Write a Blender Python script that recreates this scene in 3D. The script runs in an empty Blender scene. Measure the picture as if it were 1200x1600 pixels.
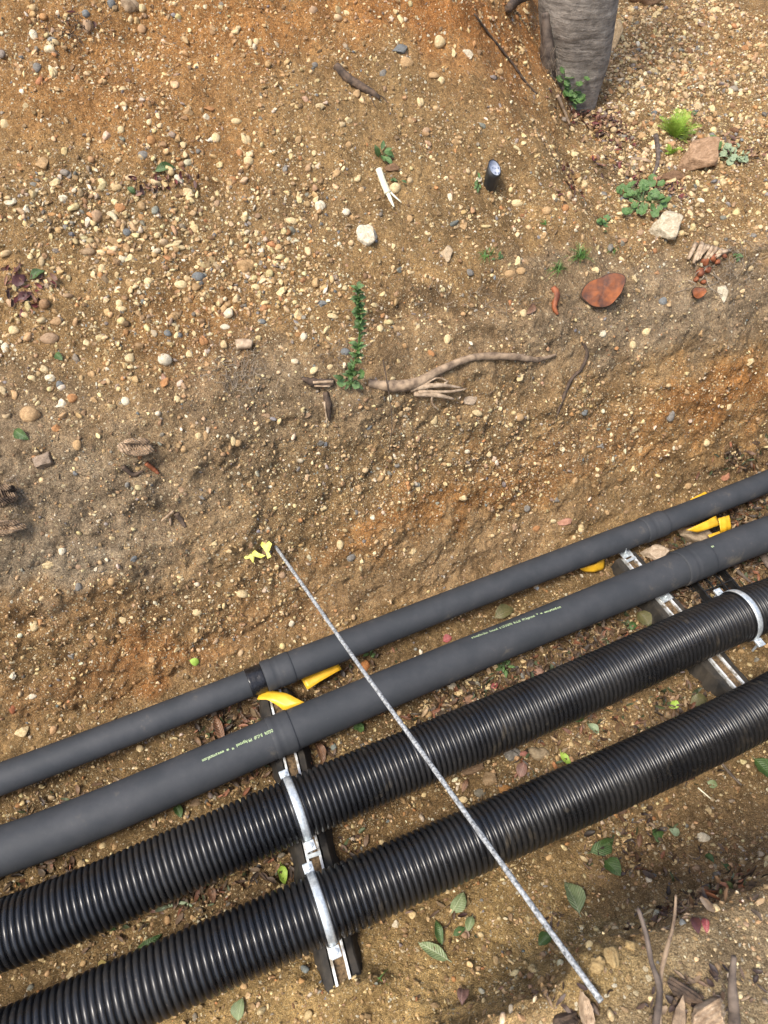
import bpy, math, random
import numpy as np
from mathutils import Vector, Matrix
from mathutils.bvhtree import BVHTree

SC = bpy.context.scene
COL = SC.collection
random.seed(7)
RNG = np.random.default_rng(7)
R = math.radians

# ------------------------------------------------------------------ camera, light, exposure
PITCH = R(52.0)
F_PX = 1155.0
CAM = Vector((0.0, 0.0, 2.0))
FWD = Vector((0, math.cos(PITCH), -math.sin(PITCH)))
UPV = Vector((0, math.sin(PITCH), math.cos(PITCH)))
RGT = Vector((1, 0, 0))
cd = bpy.data.cameras.new('camera')
cam = bpy.data.objects.new('camera', cd)
COL.objects.link(cam)
cam.location = CAM
cam.rotation_euler = (R(90) - PITCH, 0, 0)
cd.sensor_fit = 'VERTICAL'
cd.sensor_height = 36.0
cd.sensor_width = 27.0
cd.lens = 36.0 * F_PX / 1600.0
cd.clip_start = 0.05
cd.clip_end = 200.0
cd.dof.use_dof = True
cd.dof.focus_distance = 2.15
cd.dof.aperture_fstop = 9.0
SC.camera = cam

SUN_ELEV, SUN_AZ = R(60), R(-138)          # azimuth from +Y (far side) towards +X
w = bpy.data.worlds.new('World')
SC.world = w
w.use_nodes = True
nt = w.node_tree
nt.nodes.clear()
sky = nt.nodes.new('ShaderNodeTexSky')
sky.sky_type = 'NISHITA'
sky.sun_disc = False
sky.sun_elevation = SUN_ELEV
sky.sun_rotation = SUN_AZ
sky.air_density = 1.0
sky.dust_density = 4.0
bg = nt.nodes.new('ShaderNodeBackground')
bg.inputs['Strength'].default_value = 0.105
wo = nt.nodes.new('ShaderNodeOutputWorld')
nt.links.new(sky.outputs[0], bg.inputs[0])
nt.links.new(bg.outputs[0], wo.inputs[0])
sd = bpy.data.lights.new('sun', 'SUN')
sd.energy = 1.5
sd.angle = R(13.0)
sd.color = (1.0, 0.95, 0.86)
so = bpy.data.objects.new('sun', sd)
COL.objects.link(so)
to_sun = Vector((math.sin(SUN_AZ) * math.cos(SUN_ELEV), math.cos(SUN_AZ) * math.cos(SUN_ELEV), math.sin(SUN_ELEV)))
so.rotation_euler = to_sun.to_track_quat('Z', 'Y').to_euler()
so.location = (0, 0, 6)
SC.view_settings.view_transform = 'Standard'
SC.view_settings.look = 'None'
SC.view_settings.gamma = 1.0
SC.view_settings.use_curve_mapping = False
SC.view_settings.exposure = 1.25

# ------------------------------------------------------------------ trench frame of reference
TH = R(23.0)
DV = np.array([math.cos(TH), math.sin(TH)])       # along the trench
NV = np.array([-math.sin(TH), math.cos(TH)])      # across it, away from the camera


def uv2xy(u, v):
    return u * DV[0] + v * NV[0], u * DV[1] + v * NV[1]


def xy2uv(x, y):
    return x * DV[0] + y * DV[1], x * NV[0] + y * NV[1]


def floor_z(u):
    return -0.030 * (np.clip(u, -2, 4) + 0.8)


def ray(px, py):
    a = (px - 600.0) / F_PX
    b = (800.0 - py) / F_PX
    return FWD + RGT * a + UPV * b


def project(P):
    """world points (n,3) -> photo pixel coordinates and depth"""
    rel = P - np.array(CAM)
    t = rel @ np.array(FWD)
    t = np.where(np.abs(t) < 1e-4, 1e-4, t)
    return 600 + F_PX * rel[:, 0] / t, 800 - F_PX * (rel @ np.array(UPV)) / t, t


# ------------------------------------------------------------------ noise in numpy
_T = RNG.random((8, 256, 256))


def vnoise(x, y, k=0):
    xi = np.floor(x).astype(int); yi = np.floor(y).astype(int)
    fx = x - xi; fy = y - yi
    fx = fx * fx * fx * (fx * (fx * 6 - 15) + 10); fy = fy * fy * fy * (fy * (fy * 6 - 15) + 10)
    T = _T[k % 8]
    a = T[xi % 256, yi % 256]; b = T[(xi + 1) % 256, yi % 256]
    c = T[xi % 256, (yi + 1) % 256]; d = T[(xi + 1) % 256, (yi + 1) % 256]
    return (a * (1 - fx) + b * fx) * (1 - fy) + (c * (1 - fx) + d * fx) * fy


def fbm(x, y, scale, octs=4, k=0, gain=0.5):
    s = 0.0; amp = 1.0; tot = 0.0
    for o in range(octs):
        n = vnoise(x * scale + 17.3 * o + 40, y * scale + 9.1 * o + 40, k + o)
        s = s + amp * (n * 2 - 1); tot += amp
        amp *= gain; scale *= 2.03
    return s / tot


# ------------------------------------------------------------------ material helpers
def new_mat(name):
    m = bpy.data.materials.new(name)
    m.use_nodes = True
    n = m.node_tree
    return m, n, n.nodes['Principled BSDF']


def N(n, t, **kw):
    x = n.nodes.new(t)
    for k, v in kw.items():
        setattr(x, k, v)
    return x


def ramp(n, stops, interp='LINEAR'):
    r = n.nodes.new('ShaderNodeValToRGB')
    cr = r.color_ramp
    cr.interpolation = interp
    while len(cr.elements) < len(stops):
        cr.elements.new(0.5)
    for e, (p, c) in zip(cr.elements, stops):
        e.position = p
        e.color = tuple(c) + (1,) if len(c) == 3 else c
    return r


def mixc(n, fac, a, b, mode='MIX'):
    m = n.nodes.new('ShaderNodeMix')
    m.data_type = 'RGBA'
    m.blend_type = mode
    for s, v in ((m.inputs['Factor'], fac), (m.inputs['A'], a), (m.inputs['B'], b)):
        if hasattr(v, 'is_output'):
            n.links.new(v, s)
        else:
            s.default_value = v if isinstance(v, (int, float)) else (tuple(v) + (1,))[:4]
    return m.outputs['Result']


def mathn(n, op, a, b=None, clamp=False):
    m = n.nodes.new('ShaderNodeMath')
    m.operation = op
    m.use_clamp = clamp
    for i, v in enumerate((a, b)):
        if v is None:
            continue
        if hasattr(v, 'is_output'):
            n.links.new(v, m.inputs[i])
        else:
            m.inputs[i].default_value = v
    return m.outputs[0]


def noise(n, scale, detail=4, rough=0.55, vec=None, dist=0.0):
    t = n.nodes.new('ShaderNodeTexNoise')
    t.inputs['Scale'].default_value = scale
    t.inputs['Detail'].default_value = detail
    t.inputs['Roughness'].default_value = rough
    t.inputs['Distortion'].default_value = dist
    if vec is not None:
        n.links.new(vec, t.inputs['Vector'])
    return t


def bump(n, bsdf, h, strength=0.5, dist=0.002):
    b = n.nodes.new('ShaderNodeBump')
    b.inputs['Strength'].default_value = strength
    b.inputs['Distance'].default_value = dist
    n.links.new(h, b.inputs['Height'])
    n.links.new(b.outputs[0], bsdf.inputs['Normal'])
    return b


def simple(name, c1, c2, scale=30, rough=0.7, metal=0.0, bmp=0.3, bdist=0.002, stretch=None, spec=None, sss=0.0, detail=5, lo=0.35, hi=0.65):
    m, n, b = new_mat(name)
    tc = N(n, 'ShaderNodeTexCoord')
    v = tc.outputs['Object']
    if stretch:
        mp = N(n, 'ShaderNodeMapping')
        mp.inputs['Scale'].default_value = stretch
        n.links.new(v, mp.inputs['Vector'])
        v = mp.outputs[0]
    t = noise(n, scale, detail, 0.6, v)
    r = ramp(n, [(lo, c1), (hi, c2)])
    n.links.new(t.outputs['Fac'], r.inputs[0])
    n.links.new(r.outputs[0], b.inputs['Base Color'])
    b.inputs['Roughness'].default_value = rough
    b.inputs['Metallic'].default_value = metal
    if spec is not None:
        b.inputs['Specular IOR Level'].default_value = spec
    if bmp:
        bump(n, b, t.outputs['Fac'], bmp, bdist)
    return m


M = {}


def soil_material():
    m, n, b = new_mat('soil')
    at = N(n, 'ShaderNodeAttribute', attribute_name='soil')
    gr = N(n, 'ShaderNodeAttribute', attribute_name='grit')
    tc = N(n, 'ShaderNodeTexCoord')
    v = tc.outputs['Object']
    n1 = noise(n, 14, 8, 0.65, v)
    n2 = noise(n, 110, 6, 0.7, v)
    n3 = noise(n, 420, 3, 0.6, v)
    r1 = ramp(n, [(0.30, (0.60, 0.57, 0.54)), (0.5, (0.95, 0.95, 0.95)), (0.72, (1.35, 1.33, 1.28))])
    n.links.new(n1.outputs['Fac'], r1.inputs[0])
    r2 = ramp(n, [(0.32, (0.55, 0.52, 0.50)), (0.52, (1.0, 1.0, 1.0)), (0.70, (1.45, 1.42, 1.35))])
    n.links.new(n2.outputs['Fac'], r2.inputs[0])
    r3 = ramp(n, [(0.34, (0.50, 0.48, 0.45)), (0.66, (1.5, 1.5, 1.47))])
    n.links.new(n3.outputs['Fac'], r3.inputs[0])
    c = mixc(n, 1.0, at.outputs['Color'], r1.outputs[0], 'MULTIPLY')
    c = mixc(n, 1.0, c, r2.outputs[0], 'MULTIPLY')
    c = mixc(n, 1.0, c, r3.outputs[0], 'MULTIPLY')
    heights = []
    for sc, dist, base in ((95, 0.42, 0.74), (210, 0.40, 0.78), (380, 0.42, 0.80)):
        vo = N(n, 'ShaderNodeTexVoronoi')
        vo.inputs['Scale'].default_value = sc
        vo.inputs['Randomness'].default_value = 1.0
        nd = noise(n, sc * 0.9, 2, 0.5, v)
        vm = N(n, 'ShaderNodeVectorMath', operation='MULTIPLY_ADD')
        n.links.new(nd.outputs['Color'], vm.inputs[0])
        vm.inputs[1].default_value = (0.9 / sc,) * 3
        n.links.new(v, vm.inputs[2])
        n.links.new(vm.outputs[0], vo.inputs['Vector'])
        sep = N(n, 'ShaderNodeSeparateColor')
        n.links.new(vo.outputs['Color'], sep.inputs[0])
        thr = mathn(n, 'SUBTRACT', base + 0.14, mathn(n, 'MULTIPLY', gr.outputs['Fac'], 0.50))
        on = mathn(n, 'GREATER_THAN', sep.outputs[0], thr)
        rad = mathn(n, 'MULTIPLY', sep.outputs[1], dist)
        inside = mathn(n, 'LESS_THAN', vo.outputs['Distance'], rad)
        mask = mathn(n, 'MULTIPLY', on, inside)
        cr = ramp(n, [(0.0, (0.62, 0.50, 0.30)), (0.35, (0.70, 0.58, 0.37)), (0.55, (0.50, 0.33, 0.15)), (0.7, (0.76, 0.68, 0.50)),
                      (0.85, (0.38, 0.25, 0.15)), (1.0, (0.30, 0.28, 0.25))], 'CONSTANT')
        n.links.new(sep.outputs[2], cr.inputs[0])
        c = mixc(n, mask, c, cr.outputs[0])
        hh = mathn(n, 'MULTIPLY', mask, mathn(n, 'SUBTRACT', 1.0, mathn(n, 'MULTIPLY', vo.outputs['Distance'], 1.2)))
        heights.append(mathn(n, 'MULTIPLY', hh, 0.5 * 95 / sc))
    n.links.new(c, b.inputs['Base Color'])
    h = mathn(n, 'ADD', mathn(n, 'MULTIPLY', n2.outputs['Fac'], 1.6), mathn(n, 'MULTIPLY', n3.outputs['Fac'], 0.55))
    for x in heights:
        h = mathn(n, 'ADD', h, x)
    bump(n, b, h, 1.0, 0.009)
    b.inputs['Roughness'].default_value = 0.93
    b.inputs['Specular IOR Level'].default_value = 0.2
    return m


M['soil'] = soil_material()


def stone_material(name, src):
    m, n, b = new_mat(name)
    tc = N(n, 'ShaderNodeTexCoord')
    if src == 'object':
        oi = N(n, 'ShaderNodeObjectInfo')
        col = oi.outputs['Color']
        v = tc.outputs['Object']
        # world-size grain: object coordinates are unit sized on the instances, so scale moderately
        t = noise(n, 2.2, 6, 0.65, v); t2 = noise(n, 9.0, 4, 0.7, v)
        bd = 0.03
    else:
        a = N(n, 'ShaderNodeAttribute', attribute_name='tint')
        col = a.outputs['Color']
        v = tc.outputs['Object']
        t = noise(n, 160, 4, 0.6, v); t2 = noise(n, 600, 2, 0.6, v)
        bd = 0.0008
    r1 = ramp(n, [(0.3, (0.62, 0.57, 0.50)), (0.55, (1.0, 1.0, 1.0)), (0.75, (1.22, 1.22, 1.2))])
    n.links.new(t.outputs['Fac'], r1.inputs[0])
    r2 = ramp(n, [(0.35, (0.78, 0.75, 0.70)), (0.65, (1.12, 1.12, 1.12))])
    n.links.new(t2.outputs['Fac'], r2.inputs[0])
    c = mixc(n, 1.0, col, r1.outputs[0], 'MULTIPLY')
    c = mixc(n, 1.0, c, r2.outputs[0], 'MULTIPLY')
    n.links.new(c, b.inputs['Base Color'])
    bump(n, b, t2.outputs['Fac'], 0.35, bd)
    b.inputs['Roughness'].default_value = 0.72
    b.inputs['Specular IOR Level'].default_value = 0.35
    return m


M['stone'] = stone_material('stone', 'object')
M['gravel'] = stone_material('gravel', 'attr')

# dusty elastomeric foam
m, n, b = new_mat('foam_insulation')
tc = N(n, 'ShaderNodeTexCoord')
t = noise(n, 9, 7, 0.7, tc.outputs['Object'])
r_ = ramp(n, [(0.40, (0.036, 0.040, 0.045)), (0.60, (0.050, 0.053, 0.058)), (0.74, (0.13, 0.115, 0.09))])
n.links.new(t.outputs['Fac'], r_.inputs[0])
t2 = noise(n, 260, 3, 0.7, tc.outputs['Object'])
r2_ = ramp(n, [(0.66, (0, 0, 0)), (0.74, (1, 1, 1))])
n.links.new(t2.outputs['Fac'], r2_.inputs[0])
t3 = noise(n, 5, 3, 0.6, tc.outputs['Object'])
r3_ = ramp(n, [(0.50, (0, 0, 0)), (0.70, (0.5, 0.5, 0.5))])
n.links.new(t3.outputs['Fac'], r3_.inputs[0])
fac = mathn(n, 'MULTIPLY', r2_.outputs[0], r3_.outputs[0])
c = mixc(n, fac, r_.outputs[0], (0.20, 0.17, 0.12))
ts = noise(n, 26, 6, 0.8, tc.outputs['Object'], 2.5)
rs_ = ramp(n, [(0.66, (0, 0, 0)), (0.72, (0.55, 0.55, 0.55))])
n.links.new(ts.outputs['Fac'], rs_.inputs[0])
c = mixc(n, rs_.outputs[0], c, (0.115, 0.115, 0.112))
tm = noise(n, 4.5, 7, 0.72, tc.outputs['Object'], 0.5)
rm_ = ramp(n, [(0.60, (0, 0, 0)), (0.75, (0.45, 0.45, 0.45))])
n.links.new(tm.outputs['Fac'], rm_.inputs[0])
c = mixc(n, rm_.outputs[0], c, (0.16, 0.13, 0.09))
n.links.new(c, b.inputs['Base Color'])
b.inputs['Roughness'].default_value = 0.66
b.inputs['Specular IOR Level'].default_value = 0.36
bump(n, b, t2.outputs['Fac'], 0.12, 0.0006)
M['foam'] = m

m, n, b = new_mat('corrugated_plastic')
tc = N(n, 'ShaderNodeTexCoord')
t = noise(n, 7, 6, 0.7, tc.outputs['Object'])
t2 = noise(n, 170, 4, 0.75, tc.outputs['Object'])
r_ = ramp(n, [(0.58, (0, 0, 0)), (0.72, (1, 1, 1))])
n.links.new(t2.outputs['Fac'], r_.inputs[0])
r3_ = ramp(n, [(0.42, (0.05, 0.05, 0.05)), (0.68, (0.6, 0.6, 0.6))])
n.links.new(t.outputs['Fac'], r3_.inputs[0])
fac = mathn(n, 'MULTIPLY', r_.outputs[0], r3_.outputs[0])
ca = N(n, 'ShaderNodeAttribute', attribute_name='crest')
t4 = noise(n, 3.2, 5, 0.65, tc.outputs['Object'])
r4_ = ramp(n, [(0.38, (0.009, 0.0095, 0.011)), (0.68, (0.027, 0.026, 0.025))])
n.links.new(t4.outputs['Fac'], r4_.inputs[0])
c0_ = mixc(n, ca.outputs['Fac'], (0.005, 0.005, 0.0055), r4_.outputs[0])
c = mixc(n, fac, c0_, (0.20, 0.165, 0.12))
t5 = noise(n, 11, 6, 0.75, tc.outputs['Object'], 0.8)
r5_ = ramp(n, [(0.60, (0, 0, 0)), (0.74, (0.40, 0.40, 0.40))])
n.links.new(t5.outputs['Fac'], r5_.inputs[0])
c = mixc(n, r5_.outputs[0], c, (0.13, 0.105, 0.07))
n.links.new(c, b.inputs['Base Color'])
rr = ramp(n, [(0.4, (0.26, 0.26, 0.26)), (0.65, (0.42, 0.42, 0.42))])
n.links.new(t.outputs['Fac'], rr.inputs[0])
n.links.new(rr.outputs[0], b.inputs['Roughness'])
b.inputs['Specular IOR Level'].default_value = 0.55
M['duct'] = m

M['tape'] = simple('glossy_black_tape', (0.008, 0.008, 0.009), (0.02, 0.02, 0.022), 60, 0.22, 0, 0.5, 0.003)
M['galv'] = simple('galvanised_steel', (0.50, 0.55, 0.57), (0.80, 0.85, 0.86), 90, 0.38, 0.55, 0.15, 0.0005)
M['galv_dirty'] = simple('dirty_galvanised_steel', (0.30, 0.26, 0.20), (0.78, 0.80, 0.79), 55, 0.5, 0.3, 0.3, 0.0008, lo=0.36, hi=0.52)
M['rod'] = simple('flaking_galvanised_rod', (0.10, 0.105, 0.11), (0.50, 0.52, 0.52), 190, 0.6, 0.15, 0.5, 0.001, detail=9, lo=0.36, hi=0.60)
M['rubber'] = simple('recycled_rubber', (0.012, 0.0115, 0.011), (0.050, 0.041, 0.030), 26, 0.8, 0, 0.6, 0.003)
M['black_plastic'] = simple('black_plastic', (0.010, 0.010, 0.011), (0.030, 0.030, 0.030), 40, 0.42, 0, 0.1, 0.001)
M['yellow'] = simple('yellow_plastic_tape', (0.62, 0.33, 0.015), (0.85, 0.50, 0.035), 22, 0.38, 0, 0.15, 0.002)
M['yellow_leaf'] = simple('yellow_leaf', (0.66, 0.62, 0.10), (0.82, 0.80, 0.22), 60, 0.6, 0, 0.3, 0.001)
M['print'] = simple('pale_green_print', (0.55, 0.72, 0.35), (0.65, 0.80, 0.45), 30, 0.6, 0, 0)
M['wood_pale'] = simple('weathered_root', (0.10, 0.066, 0.042), (0.42, 0.30, 0.19), 34, 0.8, 0, 0.8, 0.003, stretch=(1, 1, 1))
M['wood_split'] = simple('split_pale_wood', (0.22, 0.145, 0.085), (0.56, 0.42, 0.28), 55, 0.75, 0, 0.8, 0.002)
M['wood_dark'] = simple('dark_root', (0.035, 0.024, 0.017), (0.13, 0.085, 0.055), 60, 0.85, 0, 0.8, 0.003)
M['twig'] = simple('grey_brown_twig', (0.05, 0.037, 0.030), (0.17, 0.13, 0.10), 40, 0.8, 0, 0.6, 0.002)
M['bone'] = simple('pale_stripped_stick', (0.62, 0.57, 0.40), (0.82, 0.78, 0.60), 30, 0.6, 0, 0.3, 0.001)
M['root_cut'] = simple('red_cut_root', (0.055, 0.014, 0.004), (0.30, 0.080, 0.012), 24, 0.62, 0, 0.7, 0.004)
M['root_red'] = simple('red_brown_root', (0.10, 0.028, 0.012), (0.32, 0.10, 0.035), 40, 0.65, 0, 0.6, 0.003)
M['green'] = simple('green_leaf', (0.035, 0.085, 0.018), (0.085, 0.17, 0.040), 30, 0.45, 0, 0.2, 0.001)
M['green_pale'] = simple('pale_green_leaf', (0.13, 0.19, 0.07), (0.25, 0.31, 0.15), 60, 0.5, 0, 0.4, 0.001)
M['green_olive'] = simple('olive_leaf', (0.085, 0.10, 0.030), (0.17, 0.16, 0.06), 40, 0.55, 0, 0.3, 0.001)
M['green_ivy'] = simple('mid_green_lobed_leaf', (0.05, 0.15, 0.035), (0.10, 0.24, 0.06), 40, 0.5, 0, 0.3, 0.001)
M['green_bright'] = simple('bright_feathery_green', (0.22, 0.36, 0.035), (0.38, 0.52, 0.09), 40, 0.6, 0, 0.2, 0.001)
M['green_grey'] = simple('grey_green_leaf', (0.16, 0.22, 0.12), (0.30, 0.36, 0.22), 40, 0.6, 0, 0.2, 0.001)
M['grass'] = simple('grass_blade', (0.04, 0.105, 0.015), (0.10, 0.20, 0.035), 30, 0.55, 0, 0)
M['leaf_red'] = simple('red_leaf', (0.22, 0.02, 0.02), (0.48, 0.10, 0.09), 30, 0.5, 0, 0.3, 0.001)
M['leaf_pink'] = simple('pinkish_brown_leaf', (0.16, 0.08, 0.06), (0.36, 0.20, 0.15), 40, 0.6, 0, 0.5, 0.001)
M['leaf_maroon'] = simple('dark_maroon_leaf', (0.035, 0.013, 0.014), (0.12, 0.04, 0.035), 40, 0.5, 0, 0.3, 0.001)
M['leaf_brown'] = simple('dry_brown_leaf', (0.085, 0.036, 0.018), (0.26, 0.12, 0.06), 40, 0.65, 0, 0.3, 0.001)
M['dirt'] = simple('packed_dirt', (0.05, 0.034, 0.02), (0.22, 0.145, 0.075), 120, 0.95, 0, 0.9, 0.003)
M['fibre'] = simple('root_fibre', (0.16, 0.125, 0.09), (0.36, 0.29, 0.21), 60, 0.9, 0, 0)

m, n, b = new_mat('litter')
a = N(n, 'ShaderNodeAttribute', attribute_name='tint')
tc = N(n, 'ShaderNodeTexCoord')
t = noise(n, 140, 4, 0.6, tc.outputs['Object'])
r_ = ramp(n, [(0.3, (0.6, 0.6, 0.6)), (0.7, (1.3, 1.3, 1.3))])
n.links.new(t.outputs['Fac'], r_.inputs[0])
n.links.new(mixc(n, 1.0, a.outputs['Color'], r_.outputs[0], 'MULTIPLY'), b.inputs['Base Color'])
b.inputs['Roughness'].default_value = 0.6
M['litter'] = m

def leaf_mat(name, c1, c2, vein):
    m, n, b = new_mat(name)
    tc = N(n, 'ShaderNodeTexCoord'); sp_ = N(n, 'ShaderNodeSeparateXYZ')
    n.links.new(tc.outputs['Object'], sp_.inputs[0])
    ab = mathn(n, 'ABSOLUTE', sp_.outputs[0])
    t = noise(n, 7, 5, 0.65, tc.outputs['Object'])
    r = ramp(n, [(0.32, c1), (0.68, c2)])
    n.links.new(t.outputs['Fac'], r.inputs[0])
    mid = mathn(n, 'LESS_THAN', ab, 0.014)
    ph = mathn(n, 'SUBTRACT', mathn(n, 'MULTIPLY', sp_.outputs[1], 70.0), mathn(n, 'MULTIPLY', ab, 62.0))
    sv = mathn(n, 'GREATER_THAN', mathn(n, 'SINE', ph), 0.86)
    c = mixc(n, mathn(n, 'MAXIMUM', mid, mathn(n, 'MULTIPLY', sv, 0.45)), r.outputs[0], vein)
    n2 = noise(n, 22, 4, 0.7, tc.outputs['Object'])
    sr = ramp(n, [(0.58, (0, 0, 0)), (0.70, (0.75, 0.75, 0.75))])
    n.links.new(n2.outputs['Fac'], sr.inputs[0])
    c = mixc(n, sr.outputs[0], c, (0.20, 0.14, 0.075))
    n.links.new(c, b.inputs['Base Color'])
    b.inputs['Roughness'].default_value = 0.5
    bump(n, b, mathn(n, 'SINE', ph), 0.25, 0.01)
    return m


M['green'] = leaf_mat('green_leaf', (0.030, 0.066, 0.014), (0.068, 0.125, 0.030), (0.10, 0.16, 0.06))
M['green_pale'] = leaf_mat('pale_green_leaf', (0.12, 0.165, 0.065), (0.22, 0.27, 0.125), (0.30, 0.34, 0.20))
M['green_olive'] = leaf_mat('olive_leaf', (0.07, 0.075, 0.025), (0.15, 0.13, 0.05), (0.15, 0.13, 0.07))
M['green_ivy'] = leaf_mat('mid_green_lobed_leaf', (0.05, 0.11, 0.026), (0.10, 0.19, 0.048), (0.13, 0.22, 0.08))
M['leaf_red'] = leaf_mat('red_leaf', (0.18, 0.02, 0.025), (0.38, 0.08, 0.08), (0.45, 0.2, 0.17))
M['leaf_pink'] = leaf_mat('pinkish_brown_leaf', (0.12, 0.06, 0.045), (0.28, 0.15, 0.11), (0.36, 0.22, 0.17))
M['leaf_brown'] = leaf_mat('dry_brown_leaf', (0.075, 0.034, 0.018), (0.22, 0.11, 0.055), (0.26, 0.15, 0.09))

# bark with horizontal bands
m, n, b = new_mat('cherry_bark')
tc = N(n, 'ShaderNodeTexCoord')
mp = N(n, 'ShaderNodeMapping'); mp.inputs['Scale'].default_value = (9, 9, 60)
n.links.new(tc.outputs['Object'], mp.inputs['Vector'])
t = noise(n, 1.0, 8, 0.7, mp.outputs[0], 0.6)
t2 = noise(n, 45, 6, 0.7, tc.outputs['Object'])
r_ = ramp(n, [(0.30, (0.06, 0.049, 0.040)), (0.44, (0.195, 0.168, 0.14)), (0.56, (0.29, 0.255, 0.215)), (0.72, (0.43, 0.385, 0.33))])
n.links.new(t.outputs['Fac'], r_.inputs[0])
r2_ = ramp(n, [(0.3, (0.55, 0.55, 0.55)), (0.65, (1.15, 1.15, 1.15))])
n.links.new(t2.outputs['Fac'], r2_.inputs[0])
n.links.new(mixc(n, 1.0, r_.outputs[0], r2_.outputs[0], 'MULTIPLY'), b.inputs['Base Color'])
bump(n, b, mathn(n, 'ADD', t.outputs['Fac'], t2.outputs['Fac']), 0.8, 0.006)
b.inputs['Roughness'].default_value = 0.85
M['bark'] = m

# label film inside the black sleeve
m, n, b = new_mat('quilted_film')
tc = N(n, 'ShaderNodeTexCoord')
vo = N(n, 'ShaderNodeTexVoronoi', distance='CHEBYCHEV')
vo.inputs['Scale'].default_value = 105; vo.inputs['Randomness'].default_value = 0.15
n.links.new(tc.outputs['Object'], vo.inputs['Vector'])
r_ = ramp(n, [(0.15, (0.10, 0.13, 0.20)), (0.45, (0.42, 0.45, 0.52))])
n.links.new(vo.outputs['Distance'], r_.inputs[0])
n.links.new(r_.outputs[0], b.inputs['Base Color'])
b.inputs['Roughness'].default_value = 0.35
M['film'] = m


# ------------------------------------------------------------------ object helpers
def link(o, label=None, cat=None, group=None, kind=None, parent=None):
    COL.objects.link(o)
    if parent is not None:
        o.parent = parent
    if label: o['label'] = label
    if cat: o['category'] = cat
    if group: o['group'] = group
    if kind: o['kind'] = kind
    return o


def mesh_np(name, V, Fq, mat, smooth=True):
    """V (n,3), Fq (m,k) equal-size faces"""
    me = bpy.data.meshes.new(name)
    V = np.ascontiguousarray(V, dtype=np.float32)
    Fq = np.ascontiguousarray(Fq, dtype=np.int32)
    k = Fq.shape[1]
    me.vertices.add(len(V)); me.vertices.foreach_set('co', V.ravel())
    me.loops.add(Fq.size); me.loops.foreach_set('vertex_index', Fq.ravel())
    me.polygons.add(len(Fq))
    me.polygons.foreach_set('loop_start', np.arange(0, Fq.size, k, dtype=np.int32))
    me.polygons.foreach_set('loop_total', np.full(len(Fq), k, dtype=np.int32))
    me.update(calc_edges=True)
    me.polygons.foreach_set('use_smooth', np.full(len(Fq), smooth, dtype=bool))
    me.materials.append(mat)
    me.update()
    return me


def mesh_py(name, V, F, mat, smooth=True):
    me = bpy.data.meshes.new(name)
    me.from_pydata([tuple(v) for v in V], [], F)
    me.polygons.foreach_set('use_smooth', np.full(len(me.polygons), smooth, dtype=bool))
    me.materials.append(mat)
    me.update()
    return me


def obj(name, me, **kw):
    return link(bpy.data.objects.new(name, me), **kw)


def empty(name, loc, **kw):
    o = bpy.data.objects.new(name, None)
    o.location = loc
    o.empty_display_size = 0.05
    return link(o, **kw)


def local(V, origin):
    return [Vector(v) - Vector(origin) for v in V]


def vcol(me, name, arr):
    ca = me.color_attributes.new(name, 'FLOAT_COLOR', 'POINT')
    a = np.ones((len(me.vertices), 4), dtype=np.float32)
    a[:, :3] = arr
    ca.data.foreach_set('color', a.ravel())


class Geo:
    """collects shapes into one mesh"""
    def __init__(s):
        s.V = []; s.F = []

    def add(s, V, F):
        o = len(s.V)
        s.V += [Vector(v) for v in V]
        s.F += [tuple(i + o for i in f) for f in F]

    def tube(s, pts, rad, seg=10, cap=True, rough=0.0, flat=1.0, up=Vector((0, 0, 1))):
        pts = [Vector(p) for p in pts]
        if isinstance(rad, (int, float)):
            rad = [rad] * len(pts)
        V = []; F = []
        for i, p in enumerate(pts):
            t = (pts[min(i + 1, len(pts) - 1)] - pts[max(i - 1, 0)]).normalized()
            a = t.cross(up)
            if a.length < 1e-3: a = t.cross(Vector((1, 0.2, 0)))
            a.normalize(); c = a.cross(t).normalized()
            for k in range(seg):
                th = 2 * math.pi * k / seg
                r = rad[i] * (1 + rough * (random.random() - 0.5) * 2)
                V.append(p + a * math.cos(th) * r + c * math.sin(th) * r * flat)
        for i in range(len(pts) - 1):
            for k in range(seg):
                k2 = (k + 1) % seg
                F.append((i * seg + k, i * seg + k2, (i + 1) * seg + k2, (i + 1) * seg + k))
        if cap:
            F.append(tuple(range(seg))[::-1])
            F.append(tuple((len(pts) - 1) * seg + k for k in range(seg)))
        s.add(V, F)

    def box(s, c, ax, ay, az, hx, hy, hz, taper=1.0):
        c = Vector(c); V = []
        for k in (-1, 1):
            tt = taper if k > 0 else 1.0
            for (i, j) in ((-1, -1), (1, -1), (1, 1), (-1, 1)):
                V.append(c + ax * (i * hx * tt) + ay * (j * hy * tt) + az * (k * hz))
        s.add(V, [(3, 2, 1, 0), (4, 5, 6, 7), (0, 1, 5, 4), (1, 2, 6, 5), (2, 3, 7, 6), (3, 0, 4, 7)])

    def build(s, name, mat, origin=(0, 0, 0), smooth=False):
        return mesh_py(name, local(s.V, origin), s.F, mat, smooth)


def bevel(o, wd=0.002, seg=2):
    md = o.modifiers.new('edge', 'BEVEL')
    md.width = wd; md.segments = seg; md.limit_method = 'ANGLE'


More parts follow.
